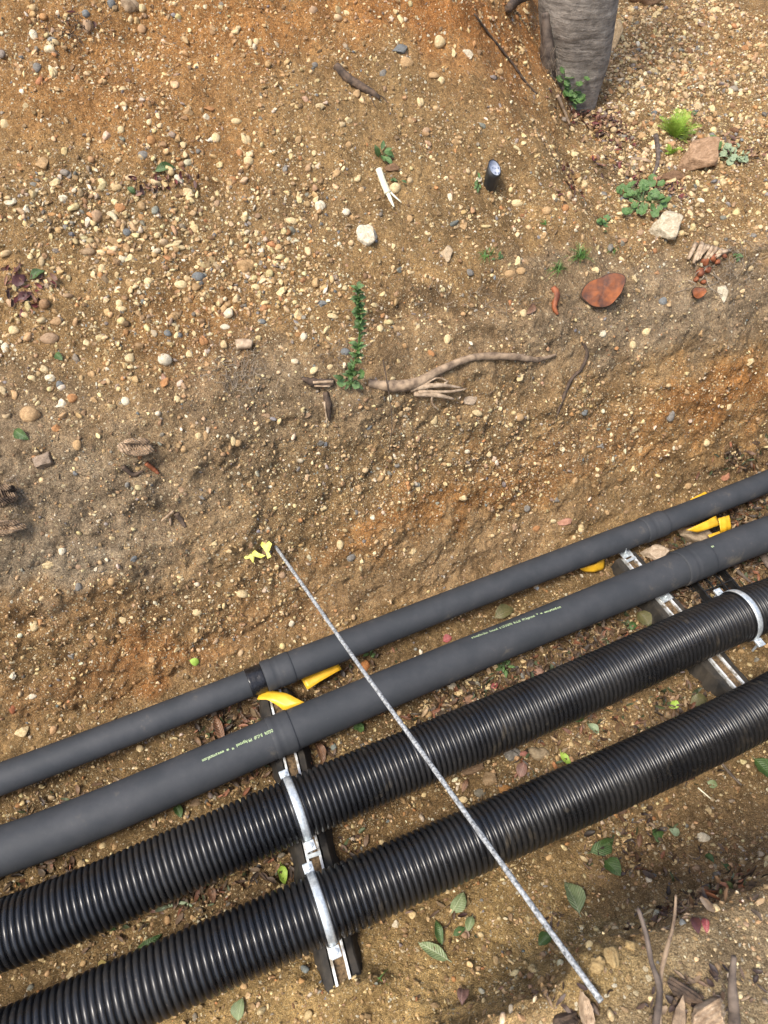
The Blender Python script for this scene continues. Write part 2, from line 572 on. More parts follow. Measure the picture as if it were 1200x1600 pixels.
# ------------------------------------------------------------------ TERRAIN
prof = np.array([(-9.0, 0.74), (-0.60, 0.715), (-0.10, 0.70), (-0.015, 0.69), (0.0, 0.655), (0.012, 0.40), (0.018, 0.14), (0.06, 0.055),
                 (0.16, 0.012), (0.40, 0.0), (0.90, 0.0), (1.03, 0.010), (1.11, 0.045), (1.18, 0.17), (1.27, 0.34), (1.36, 0.50),
                 (1.42, 0.60), (1.49, 0.675), (1.60, 0.71), (1.90, 0.735), (2.8, 0.80), (12.0, 1.05)])
seg_l = np.hypot(*np.diff(prof, axis=0).T)
cum = np.concatenate([[0], np.cumsum(seg_l)])


def s_at(v):
    return np.interp(v, prof[:, 0], cum)


STEP = 0.0065
s0, s1 = s_at(-0.35), s_at(3.20)
s_f = np.arange(s0, s1, STEP)
s_c1 = s0 - np.geomspace(0.02, s0 - 0.01, 26)[::-1]
s_c2 = s1 + np.geomspace(0.02, cum[-1] - s1, 26)
S = np.concatenate([s_c1, s_f, s_c2])
u0, u1 = -1.45, 2.95
u_f = np.arange(u0, u1, STEP)
U = np.concatenate([u0 - np.geomspace(0.02, 8, 26)[::-1], u_f, u1 + np.geomspace(0.02, 8, 26)])
# smooth the profile's corners
ss = np.linspace(0, cum[-1], 6000)
pv = np.interp(ss, cum, prof[:, 0]); pz = np.interp(ss, cum, prof[:, 1])
ker = np.exp(-0.5 * (np.arange(-24, 25) * (ss[1] - ss[0]) / 0.011) ** 2); ker /= ker.sum()
pvs = np.convolve(np.pad(pv, 24, mode='edge'), ker, 'valid'); pzs = np.convolve(np.pad(pz, 24, mode='edge'), ker, 'valid')
tv = np.gradient(pvs, ss); tz = np.gradient(pzs, ss)
ln = np.hypot(tv, tz); tv /= ln; tz /= ln
UU, SS = np.meshgrid(U, S, indexing='ij')
PV = np.interp(SS, ss, pvs); PZ = np.interp(SS, ss, pzs)
NVn = np.interp(SS, ss, -tz); NZn = np.interp(SS, ss, tv)          # normal in (v,z)
SS0 = SS - s_at(1.1)


_k = np.clip((UU - 0.0) / 0.28, 0, 1); _k = _k * _k * (3 - 2 * _k)
PZ = np.where(PV < 0.2, PZ * (0.30 + 0.70 * _k), PZ)  # unseen left stretch of the near bank lowered to let light onto the floor


def wind(a, lo, hi, soft):
    return np.clip((a - lo) / soft + 0.5, 0, 1) * np.clip((hi - a) / soft + 0.5, 0, 1)


wall_w = wind(PV, 1.10, 1.52, 0.10)
floor_w = wind(PV, 0.10, 1.08, 0.10)
bank_w = wind(PV, -9, 0.0, 0.05)
top_w = wind(PV, 1.50, 50, 0.12)
# floor slopes gently down to the right, the banks do not
PZ = PZ + floor_z(UU) * np.clip(1 - PZ / 0.6, 0, 1) * wind(PV, 0.0, 1.5, 0.05)
d = 0.026 * fbm(UU, SS0, 2.3, 3, 0) + 0.017 * fbm(UU, SS0, 7, 3, 2)
d += wall_w * (0.014 * fbm(UU * 0.45 + 0.15 * SS0, SS0, 8, 3, 3) + 0.006 * fbm(UU * 0.7, SS0, 24, 3, 4) + 0.008 * fbm(UU, SS0, 14, 3, 1))
lump = fbm(UU, SS0, 20, 4, 1, 0.6)
d += (0.0085 + 0.003 * wall_w) * lump
d += 0.011 * np.abs(fbm(UU, SS0, 34, 3, 5)) + 0.0075 * fbm(UU, SS0, 62, 3, 6, 0.65)
d *= 1 - 0.45 * bank_w
d += floor_w * 0.008 * fbm(UU, SS0, 30, 4, 3, 0.65)
d -= 0.55 * floor_w * (0.030 * fbm(UU, SS0, 2.3, 3, 0))
PVd = PV + NVn * d
PZd = PZ + NZn * d
# meandering wall foot and lip
PVd += wall_w * 0.035 * fbm(UU, SS0 * 0.3, 1.7, 2, 6)
X, Y = uv2xy(UU, PVd)


def smin(a, b, k):
    h = np.clip(0.5 + 0.5 * (b - a) / k, 0, 1)
    return b * (1 - h) + a * h - k * h * (1 - h)


def mound(x, y):
    u, v = xy2uv(x, y)
    fr = 0.56 * (v - 1.50)
    rt = 1.15 * (0.68 - x + 0.05 * np.sin(y * 7))
    mm = smin(fr, rt, 0.10)
    mm = smin(mm, 0.95 + 0 * mm, 0.25)
    return np.where(mm > 0, mm * mm / (mm + 0.05), 0) * 1.03


PZd = PZd + mound(X, Y) * (1 + 0.08 * fbm(X, Y, 5, 3, 3))
# small eroded step under the darker soil in the middle of the wall lip
P = np.stack([X, Y, PZd], -1)
nu, ns = len(U), len(S)
Pf = P.reshape(-1, 3)
PX, PY, DEP = project(Pf)
# push in / pull out local features, located by where they are seen but moved along the ground's own normal
Nrm = np.stack([NVn.ravel() * NV[0], NVn.ravel() * NV[1], NZn.ravel()], -1)


def blob(cx, cy, rx, ry, ang=0.0, p=1.5, warp=14):
    a = R(ang)
    wx = PX + warp * WX; wy = PY + warp * WY
    dx, dy = wx - cx, wy - cy
    x = (dx * math.cos(a) + dy * math.sin(a)) / rx
    y = (-dx * math.sin(a) + dy * math.cos(a)) / ry
    g = np.exp(-(x * x + y * y) ** p)
    return np.where(DEP > 0.3, g, 0)


WX = (fbm(UU, SS0, 12, 4, 2)).ravel() * 2.5
WY = (fbm(UU, SS0, 12, 4, 5)).ravel() * 2.5
disp = np.zeros(len(Pf))
for (cx, cy, rx, ry, ang, amp) in [
        (690, 485, 190, 16, -3, -0.016), (690, 545, 170, 28, -5, -0.010), (225, 735, 45, 22, -20, -0.020), (265, 808, 22, 16, 0, -0.018),
        (90, 760, 110, 40, 20, -0.016), (200, 1060, 190, 30, -14, 0.014), (330, 1000, 180, 22, -20, -0.014), (900, 800, 280, 16, -22, -0.010),
        (150, 960, 160, 22, -10, -0.012), (940, 1500, 60, 40, -20, 0.028), (640, 1580, 120, 40, 0, 0.02), (552, 1556, 62, 26, -20, 0.066), (470, 1540, 40, 26, -20, 0.02), (880, 1585, 70, 25, -20, -0.03),
        (430, 780, 26, 120, 8, -0.018), (1050, 690, 160, 12, -12, -0.010), (800, 640, 120, 12, -8, 0.010), (700, 0, 160, 30, 10, 0.01),
        (862, 165, 26, 40, -35, 0.035), (930, 178, 26, 10, -10, 0.012), (110, 410, 80, 60, 0, -0.012), (300, 180, 120, 60, 0, 0.012), (430, 560, 60, 40, 0, 0.012)]:
    disp += amp * blob(cx, cy, rx, ry, ang, 1.2, 6)
Pf = Pf + Nrm * disp[:, None]
PX, PY, DEP = project(Pf)

OCH = (0.405, 0.254, 0.112); ORG = (0.47, 0.222, 0.072); BRN = (0.30, 0.200, 0.095); GRY = (0.345, 0.262, 0.172)
DRK = (0.115, 0.076, 0.044); YEL = (0.56, 0.385, 0.165); TAN = (0.42, 0.278, 0.145); PALE = (0.43, 0.32, 0.185); STRO = (0.47, 0.195, 0.058)
colr = np.empty((len(Pf), 3)); colr[:] = OCH
pvf = PV.ravel()
flo = floor_w.ravel()[:, None]; wal = wall_w.ravel()[:, None]; ban = bank_w.ravel()[:, None]
colr = colr * (1 - flo) + np.array(BRN) * flo
colr = colr * (1 - ban) + np.array(PALE) * ban
for (cx, cy, rx, ry, ang, c_, st) in [
        (180, 130, 240, 90, 0, ORG, .65), (420, 30, 420, 60, 0, ORG, .8), (800, 80, 100, 90, 30, STRO, .55), (700, 15, 150, 40, 0, STRO, .7),
        (300, 240, 140, 60, 0, ORG, .4), (620, 230, 170, 140, 0, BRN, .45), (640, 330, 220, 80, 0, BRN, .35), (560, 130, 90, 50, 0, BRN, .4),
        (300, 520, 110, 90, 0, ORG, .5), (450, 340, 90, 50, 0, TAN, .4), (1080, 120, 160, 160, 0, BRN, .55),
        (1150, 60, 90, 60, 0, ORG, .3), (950, 260, 150, 50, 10, BRN, .5), (1100, 450, 260, 70, -6, GRY, .85), (960, 520, 320, 60, -4, GRY, .8),
        (690, 480, 170, 20, -2, DRK, .7), (660, 530, 170, 34, -4, TAN, .5), (480, 640, 220, 90, 0, GRY, .75), (380, 590, 100, 60, 0, GRY, .6),
        (80, 720, 210, 120, 15, GRY, .9), (60, 600, 90, 30, 30, DRK, .5), (250, 760, 200, 80, 0, GRY, .6), (90, 850, 220, 80, 0, GRY, .7),
        (60, 880, 150, 60, 0, (0.36, .29, .205), .7), (500, 760, 120, 100, 0, BRN, .55), (760, 640, 220, 40, -8, TAN, .4), (1140, 630, 120, 50, -14, ORG, 1.0), (1060, 660, 200, 34, -16, ORG, .5),
        (1060, 700, 200, 36, -16, OCH, .6), (820, 740, 230, 40, -14, ORG, .75), (600, 830, 160, 30, -18, ORG, .85), (880, 700, 120, 40, -10, TAN, .5),
        (150, 960, 230, 50, -8, (0.30, .165, .07), .6), (190, 1050, 170, 34, -14, STRO, .85), (400, 980, 130, 36, -24, ORG, .6),
        (60, 1100, 180, 50, -18, BRN, .6), (330, 1060, 140, 26, -20, TAN, .5), (700, 880, 210, 56, -18, TAN, .95), (420, 980, 160, 30, -22, TAN, .5), (820, 840, 200, 40, -18, TAN, .6),
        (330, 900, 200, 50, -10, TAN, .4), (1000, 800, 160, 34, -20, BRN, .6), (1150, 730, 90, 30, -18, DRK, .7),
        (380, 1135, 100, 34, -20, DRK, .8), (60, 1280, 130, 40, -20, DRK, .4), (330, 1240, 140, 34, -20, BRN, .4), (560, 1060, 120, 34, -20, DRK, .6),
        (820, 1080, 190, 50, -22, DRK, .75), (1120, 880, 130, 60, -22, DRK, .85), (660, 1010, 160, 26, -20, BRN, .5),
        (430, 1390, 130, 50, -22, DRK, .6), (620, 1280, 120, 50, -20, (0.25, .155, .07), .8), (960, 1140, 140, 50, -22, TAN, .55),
        (60, 1560, 130, 40, -20, BRN, .6), (1100, 1290, 170, 100, 0, TAN, .55), (700, 1500, 230, 120, 0, YEL, .8), (900, 1460, 170, 100, 0, YEL, .9), (430, 1560, 160, 60, 0, YEL, .5),
        (960, 1500, 70, 50, 0, (0.5, .35, .15), .7), (420, 1570, 200, 60, 0, YEL, .6), (620, 1580, 150, 40, 0, YEL, .6), (650, 1440, 90, 50, 0, BRN, .6),
        (1000, 1400, 160, 50, -10, TAN, .4), (990, 1350, 110, 60, 0, BRN, .5), (1130, 1480, 120, 70, 0, PALE, .5), (150, 320, 160, 90, 0, BRN, .4),
        (860, 430, 90, 24, 0, GRY, .6), (1180, 860, 90, 40, 0, DRK, .6), (930, 190, 60, 30, 30, DRK, .6), (960, 290, 80, 30, 30, DRK, .35)]:
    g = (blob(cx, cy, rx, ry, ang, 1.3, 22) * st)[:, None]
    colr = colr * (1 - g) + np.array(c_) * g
var = (fbm(UU, SS0, 9, 4, 7)).ravel()[:, None]
colr = colr * (1 + 0.30 * var)
strat = (fbm(UU * 0.22 + SS0 * 0.1, SS0, 22, 3, 2)).ravel()[:, None] * wal
colr = np.clip(colr * (1 + 0.18 * strat), 0.02, 0.62)

dens = np.full(len(Pf), 0.50)
dens *= np.clip(1 + 1.2 * fbm(UU, SS0, 5, 4, 4).ravel() * 1.3 + 1.2 * fbm(UU, SS0, 14, 3, 3).ravel(), 0.10, 3)
for (cx, cy, rx, ry, ang, a_) in [
        (220, 400, 330, 150, 0, .75), (100, 300, 140, 90, 0, .5), (380, 420, 120, 50, 0, .6), (1060, 130, 190, 170, 0, 1.1), (760, 700, 330, 70, -10, 1.1),
        (330, 900, 260, 90, -8, .6), (60, 560, 150, 70, 20, .5), (150, 40, 120, 50, 0, .6), (360, 300, 90, 30, 0, .5), (1000, 330, 200, 60, 0, .4),
        (700, 880, 200, 50, -18, -.6), (400, 1010, 160, 26, -22, -.4), (800, 110, 110, 80, 30, -.25), (620, 200, 120, 110, 0, -.2), (660, 530, 160, 36, -4, -.3),
        (1120, 640, 90, 34, -10, -.35), (190, 1060, 150, 30, -14, -.30), (60, 780, 120, 90, 0, -.25), (960, 480, 150, 50, 0, -.15),
        (660, 1120, 150, 40, -22, .8), (790, 1220, 90, 40, -22, .7), (1000, 1340, 180, 90, 0, .35), (1130, 1480, 120, 80, 0, .2), (330, 1250, 160, 34, -20, .5), (150, 1440, 180, 40, -22, .5), (500, 1290, 120, 40, -22, .5), (900, 1160, 200, 40, -22, .4), (60, 1270, 120, 40, -22, .5), (750, 1500, 260, 90, 0, .3)]:
    dens += a_ * blob(cx, cy, rx, ry, ang, 1.3, 20)
dens = np.clip(dens, 0.06, 2.2)
colr = colr * (1 - 0.16 * np.clip(dens, 0, 1.5))[:, None]
grit = np.clip(0.30 + 0.45 * dens, 0, 1)

idx = np.arange(nu * ns).reshape(nu, ns)
Q = np.stack([idx[:-1, :-1], idx[1:, :-1], idx[1:, 1:], idx[:-1, 1:]], -1).reshape(-1, 4)
me = mesh_np('ground', Pf, Q, M['soil'])
vcol(me, 'soil', colr)
vcol(me, 'grit', np.repeat(grit[:, None], 3, 1))
ground = obj('ground', me, kind='structure')

# coarse copy for finding points on the ground
st_ = 2
ci = list(range(0, nu, st_)); cj = list(range(0, ns, st_))
Pg = Pf.reshape(nu, ns, 3)
Pc = Pg[np.ix_(ci, cj)]
cn, cm = len(ci), len(cj)
ix = np.arange(cn * cm).reshape(cn, cm)
Qc = np.stack([ix[:-1, :-1], ix[1:, :-1], ix[1:, 1:], ix[:-1, 1:]], -1).reshape(-1, 4)
BVH = BVHTree.FromPolygons(Pc.reshape(-1, 3).tolist(), Qc.tolist())


def hit(px, py):
    dd = ray(px, py)
    loc, nn, i, dist = BVH.ray_cast(CAM + dd * 0.05, dd.normalized())
    if loc is None:
        return CAM + dd * 2, Vector((0, 0, 1))
    if nn.dot(dd) > 0: nn = -nn
    return loc, nn


def depth(P):
    return (P - CAM).dot(FWD)


def smooth_normal(px, py, r=14):
    nn = Vector((0, 0, 0))
    for dx, dy in ((0, 0), (r, 0), (-r, 0), (0, r), (0, -r)):
        nn += hit(px + dx, py + dy)[1]
    return nn.normalized()


# ------------------------------------------------------------------ STONES
def ico(sub):
    t = (1 + 5 ** 0.5) / 2
    V = [Vector(v).normalized() for v in ((-1, t, 0), (1, t, 0), (-1, -t, 0), (1, -t, 0), (0, -1, t), (0, 1, t), (0, -1, -t), (0, 1, -t), (t, 0, -1), (t, 0, 1), (-t, 0, -1), (-t, 0, 1))]
    F = [(0, 11, 5), (0, 5, 1), (0, 1, 7), (0, 7, 10), (0, 10, 11), (1, 5, 9), (5, 11, 4), (11, 10, 2), (10, 7, 6), (7, 1, 8), (3, 9, 4), (3, 4, 2), (3, 2, 6), (3, 6, 8), (3, 8, 9), (4, 9, 5), (2, 4, 11), (6, 2, 10), (8, 6, 7), (9, 8, 1)]
    for _ in range(sub):
        cache = {}
        def mid(a, b):
            k = (min(a, b), max(a, b))
            if k not in cache:
                cache[k] = len(V); V.append(((V[a] + V[b]) / 2).normalized())
            return cache[k]
        F2 = []
        for a, b_, c in F:
            ab, bc, ca = mid(a, b_), mid(b_, c), mid(c, a)
            F2 += [(a, ab, ca), (b_, bc, ab), (c, ca, bc), (ab, bc, ca)]
        F = F2
    return np.array([tuple(v) for v in V]), np.array(F)


ICO = {k: ico(k) for k in (0, 1, 3)}


def shape_stone(sub, kind, rng):
    V, F = ICO[sub]
    V = V.copy()
    if kind == 'pebble':
        k = rng.normal(size=(3, 3)); ph = rng.random(3) * 6
        r = 1 + sum(0.07 * np.sin(V @ k[i] * 1.6 + ph[i]) for i in range(3))
        V = V * r[:, None]
        for _ in range(2):
            n_ = rng.normal(size=3); n_ /= np.linalg.norm(n_)
            dd = V @ n_ - 0.82
            V = V - np.where(dd > 0, dd, 0)[:, None] * n_ * 0.6
    elif kind == 'clod':
        for f_, a_ in ((2.2, .14), (5, .09), (11, .06), (19, .035)):
            k = rng.normal(size=(5, 3)) * f_ * .6; ph = rng.random(5) * 6
            V = V * (1 + sum(a_ * .6 * np.sin(V @ k[i] + ph[i]) for i in range(5)))[:, None]
    elif kind == 'nodule':
        k = rng.normal(size=(4, 3)); ph = rng.random(4) * 6
        r = 1 + sum(0.16 * np.sin(V @ k[i] * 2.4 + ph[i]) for i in range(4))
        V = V * r[:, None]
    else:
        for _ in range(9 if kind == 'chip' else 14):
            n_ = rng.normal(size=3); n_ /= np.linalg.norm(n_)
            lim = rng.uniform(0.42, 0.78)
            dd = V @ n_ - lim
            V = V - np.where(dd > 0, dd, 0)[:, None] * n_
        k = rng.normal(size=(3, 3)) * 3; ph = rng.random(3) * 6
        V = V * (1 + sum(0.025 * np.sin(V @ k[i] * 2 + ph[i]) for i in range(3)))[:, None]
    V = V / np.abs(V).max(0)
    return V, F


PAL = {'cream': (0.68, 0.535, 0.30), 'tan': (0.47, 0.31, 0.155), 'orange': (0.44, 0.22, 0.09), 'grey': (0.23, 0.215, 0.19), 'blue-grey': (0.185, 0.195, 0.195),
       'pinkish': (0.40, 0.27, 0.165), 'white': (0.72, 0.64, 0.48), 'brown': (0.20, 0.115, 0.06), 'red-brown': (0.28, 0.10, 0.045), 'sandy': (0.48, 0.33, 0.15)}
names_w = [('cream', .42), ('tan', .27), ('white', .09), ('orange', .05), ('grey', .06), ('blue-grey', .035), ('pinkish', .06), ('brown', .035)]
pal_arr = np.array([PAL[k] for k, _ in names_w]); pal_w = np.array([x for _, x in names_w]); pal_w /= pal_w.sum()

vis = (PX > -90) & (PX < 1290) & (PY > -90) & (PY < 1690) & (DEP > 0.3) & (pvf > -0.34) & (pvf < 3.0)
fine = np.zeros((nu, ns), bool); fine[27:-27, 27:-27] = True
fine = fine.ravel()
tang = np.gradient(Pg, axis=0); tans = np.gradient(Pg, axis=1)
GN = np.cross(tang, tans).reshape(-1, 3); GN /= np.linalg.norm(GN, axis=1)[:, None] + 1e-12
GN *= np.sign(np.einsum('ij,ij->i', GN, Nrm))[:, None]
wgt = dens * np.where(vis, 1.0, 0.12) * fine * np.where((pvf > -0.012) & (pvf < 0.03), 0.15, 1.0)
wgt *= 1 / np.maximum(DEP, 0.8) ** 0.5
wgt /= wgt.sum()


def scatter(name, count, sub, lo, hi, expo, label, seed, flatn=(0.35, 0.9), kinds=('pebble', 'chip'), sink=0.30, extra=None, smooth_f=True):
    rng = np.random.default_rng(seed)
    protos = [shape_stone(sub, kinds[i % len(kinds)], rng) for i in range(24)]
    w_ = wgt if extra is None else extra
    ids = rng.choice(len(Pf), count, p=w_)
    size = lo * (hi / lo) ** (rng.random(count) ** expo)
    size *= (1 - 0.22 * wall_w.ravel()[ids] - 0.10 * flo[ids, 0] - 0.25 * bank_w.ravel()[ids])
    size *= 1 + 0.38 * blob(1090, 120, 190, 170, 0, 1.5, 20)[ids] + 0.30 * blob(200, 400, 260, 130, 0, 1.5, 20)[ids]
    size = np.maximum(size, 0.0016)
    jit = rng.uniform(-1, 1, (count, 2)) * STEP * 0.5
    nrm = GN[ids]
    ref = np.where(np.abs(nrm[:, 2:3]) < 0.9, np.array([[0, 0, 1.0]]), np.array([[1.0, 0, 0]]))
    ax = np.cross(ref, nrm); ax /= np.linalg.norm(ax, axis=1)[:, None]
    ay = np.cross(nrm, ax)
    th = rng.random(count) * 2 * np.pi
    a = ax * np.cos(th)[:, None] + ay * np.sin(th)[:, None]
    b_ = -ax * np.sin(th)[:, None] + ay * np.cos(th)[:, None]
    tilt = rng.normal(0, 0.45, count)
    n2 = nrm * np.cos(tilt)[:, None] + a * np.sin(tilt)[:, None]
    a2 = a * np.cos(tilt)[:, None] - nrm * np.sin(tilt)[:, None]
    sx = size * rng.uniform(0.8, 1.35, count); sy = size * rng.uniform(0.5, 1.0, count); sz = size * rng.uniform(*flatn, count)
    Vs = []; Fs = []; off = 0; Cs = []
    pc = pal_arr[rng.choice(len(pal_arr), count, p=pal_w)] * rng.uniform(0.65, 1.2, (count, 1)) * rng.uniform(0.93, 1.07, (count, 3))
    # stones take some of the soil's colour as dirt
    dirt = rng.uniform(0.0, 0.55, (count, 1)) ** 1.5
    pc = pc * (1 - dirt) + colr[ids] * 1.3 * dirt
    which = rng.integers(0, 24, count)
    for k in range(24):
        sel = np.where(which == k)[0]
        if not len(sel): continue
        V, F = protos[k]
        P_ = (Pf[ids[sel]] + ax[sel] * jit[sel, 0:1] + ay[sel] * jit[sel, 1:2] + nrm[sel] * (sz[sel] * (0.5 - sink))[:, None])
        W = (P_[:, None, :] + V[None, :, 0:1] * (a2[sel] * sx[sel, None])[:, None, :] + V[None, :, 1:2] * (b_[sel] * sy[sel, None])[:, None, :]
             + V[None, :, 2:3] * (n2[sel] * sz[sel, None])[:, None, :])
        nv = len(V)
        Vs.append(W.reshape(-1, 3))
        Fs.append((F[None] + (np.arange(len(sel)) * nv)[:, None, None] + off).reshape(-1, 3))
        Cs.append(np.repeat(pc[sel], nv, 0))
        off += nv * len(sel)
    me = mesh_np(name, np.concatenate(Vs), np.concatenate(Fs), M['gravel'], smooth_f)
    vcol(me, 'tint', np.concatenate(Cs))
    return obj(name, me, label=label, cat='gravel', kind='stuff')


scatter('fine_gravel', 27000, 0, 0.0019, 0.0042, 1.3, 'fine pale grit and chips spread through the ochre soil', 11, smooth_f=False, kinds=('chip', 'pebble', 'chip'))
scatter('gravel', 12500, 0, 0.0038, 0.0072, 1.5, 'angular cream and tan flint chips strewn over soil and trench wall', 14, kinds=('chip', 'pebble', 'chip', 'nodule'), smooth_f=False)
scatter('gravel', 5200, 1, 0.0062, 0.0135, 1.6, 'small cream and tan flint pebbles strewn over soil and trench wall', 12, kinds=('chip', 'pebble', 'chip', 'nodule', 'chip'))

_pa = pal_arr; pal_arr = np.tile(np.array([[0.24, 0.16, 0.085]]), (8, 1)) * np.array([1, 1.2, .8, 1.5, .7, 1.1, .9, 1.3])[:, None]
clw = fine * np.where(vis, 1.0, 0.1) * (0.4 + 1.0 * np.clip(fbm(UU, SS0, 11, 3, 6).ravel() + .3, 0, 1) + .5 * wall_w.ravel() + .6 * floor_w.ravel()); clw /= clw.sum()
scatter('soil_crumbs', 10000, 0, 0.0025, 0.0095, 1.5, 'crumbs and small clods of brown soil over wall, mound and floor', 13, kinds=('nodule', 'chip'), extra=clw, smooth_f=False)
pal_arr = _pa

# ---- single stones -------------------------------------------------------------
rng_s = np.random.default_rng(5)
PROTO = {k: [mesh_np('stone_' + k, *shape_stone(3, k, rng_s), M['stone']) for _ in range(q)] for k, q in (('pebble', 7), ('nodule', 4), ('chip', 6), ('block', 4), ('clod', 4))}


def put_stone(px, py, w_, h_, col, kind, label, name=None, group=None, ang=0.0, lift=0.10, thick=None, cat=None, mat=None):
    P_, _ = hit(px, py)
    nn = smooth_normal(px, py)
    t = depth(P_)
    nn = (nn * 0.6 - ray(px, py).normalized() * 0.4).normalized()
    ax = (RGT - nn * RGT.dot(nn)).normalized(); ay = nn.cross(ax).normalized()
    a = R(ang)
    bx = ax * math.cos(a) + ay * math.sin(a); by = nn.cross(bx)
    hx, hy = w_ * t / F_PX / 2, h_ * t / F_PX / 2
    hz = thick if thick else min(hx, hy) * random.uniform(0.65, 0.95)
    if name is None:
        name = 'rock' if max(w_, h_) > 32 else 'pebble'
    o = bpy.data.objects.new(name, random.choice(PROTO[kind]))
    mt = Matrix((bx * hx, by * hy, nn * hz)).transposed().to_4x4()
    mt.translation = P_ + nn * hz * lift
    o.matrix_world = mt
    c = PAL[col] if isinstance(col, str) else col
    k = random.uniform(0.88, 1.1)
    o.color = (c[0] * k, c[1] * k, c[2] * k, 1)
    link(o, label=label, cat=cat or name, group=group)
    return o


BIG = [
    (1090, 252, 76, 52, (0.37, 0.235, 0.14), 'block', 'flat pinkish brown broken slab beside the bright feathery plant', 20, 0.35),
    (1048, 280, 44, 26, 'brown', 'block', 'small dark brown clod in front of the pinkish slab', 0, 0.1),
    (1038, 358, 54, 46, (0.60, 0.52, 0.38), 'block', 'cream angular limestone block below the lobed-leaf clump', 5, 0.35),
    (577, 368, 44, 40, (0.66, 0.60, 0.47), 'chip', 'rough whitish concrete lump below the split pale stick', -35, 0.3),
    (1006, 4, 62, 30, (0.33, 0.22, 0.14), 'block', 'squared brown stone at the very top, right of the tree', -8, 0.4),
    (956, 62, 26, 62, (0.50, 0.36, 0.20), 'block', 'tall tan wedge stone leaning behind the right of the trunk', -15, 0.3),
    (1083, 842, 62, 40, (0.42, 0.33, 0.23), 'block', 'lumpy grey-brown rock under the bent yellow tape', -15, 0.45),
    (1022, 866, 44, 28, (0.58, 0.46, 0.34), 'block', 'pale pinkish rock between the two smooth pipes beside the support rail', -10, 0.45),
    (72, 717, 38, 32, (0.30, 0.23, 0.17), 'block', 'grey-brown lump of stone in the dark soil at left', 10, 0.3),
    (385, 418, 34, 26, (0.45, 0.29, 0.14), 'nodule', 'large sandy orange stone beside the grey cobble on the mound', 0, 0.2),
    (735, 1205, 46, 24, (0.25, 0.165, 0.10), 'block', 'flat brown stone touching the near edge of the upper corrugated pipe', 20, 0.2),
    (800, 1180, 30, 24, 'grey', 'nodule', 'lumpy grey pebble under the upper corrugated pipe beside a pink one', 0, 0.2),
    (842, 1176, 34, 26, (0.33, 0.26, 0.17), 'nodule', 'lumpy tan clod between the corrugated pipes next to a folded brown leaf', 0, 0.2),
    (765, 1218, 30, 26, (0.30, 0.21, 0.12), 'block', 'tan angular stone beside the orange pebble between the corrugated pipes', 0, 0.2),
    (1091, 1452, 1, 1, 'cream', 'pebble', '', 0, 0.1),
]
for (px, py, w_, h_, c, k, lb, ang, lf) in BIG:
    if lb: put_stone(px, py, w_, h_, c, k, lb, name='rock', ang=ang, lift=lf)

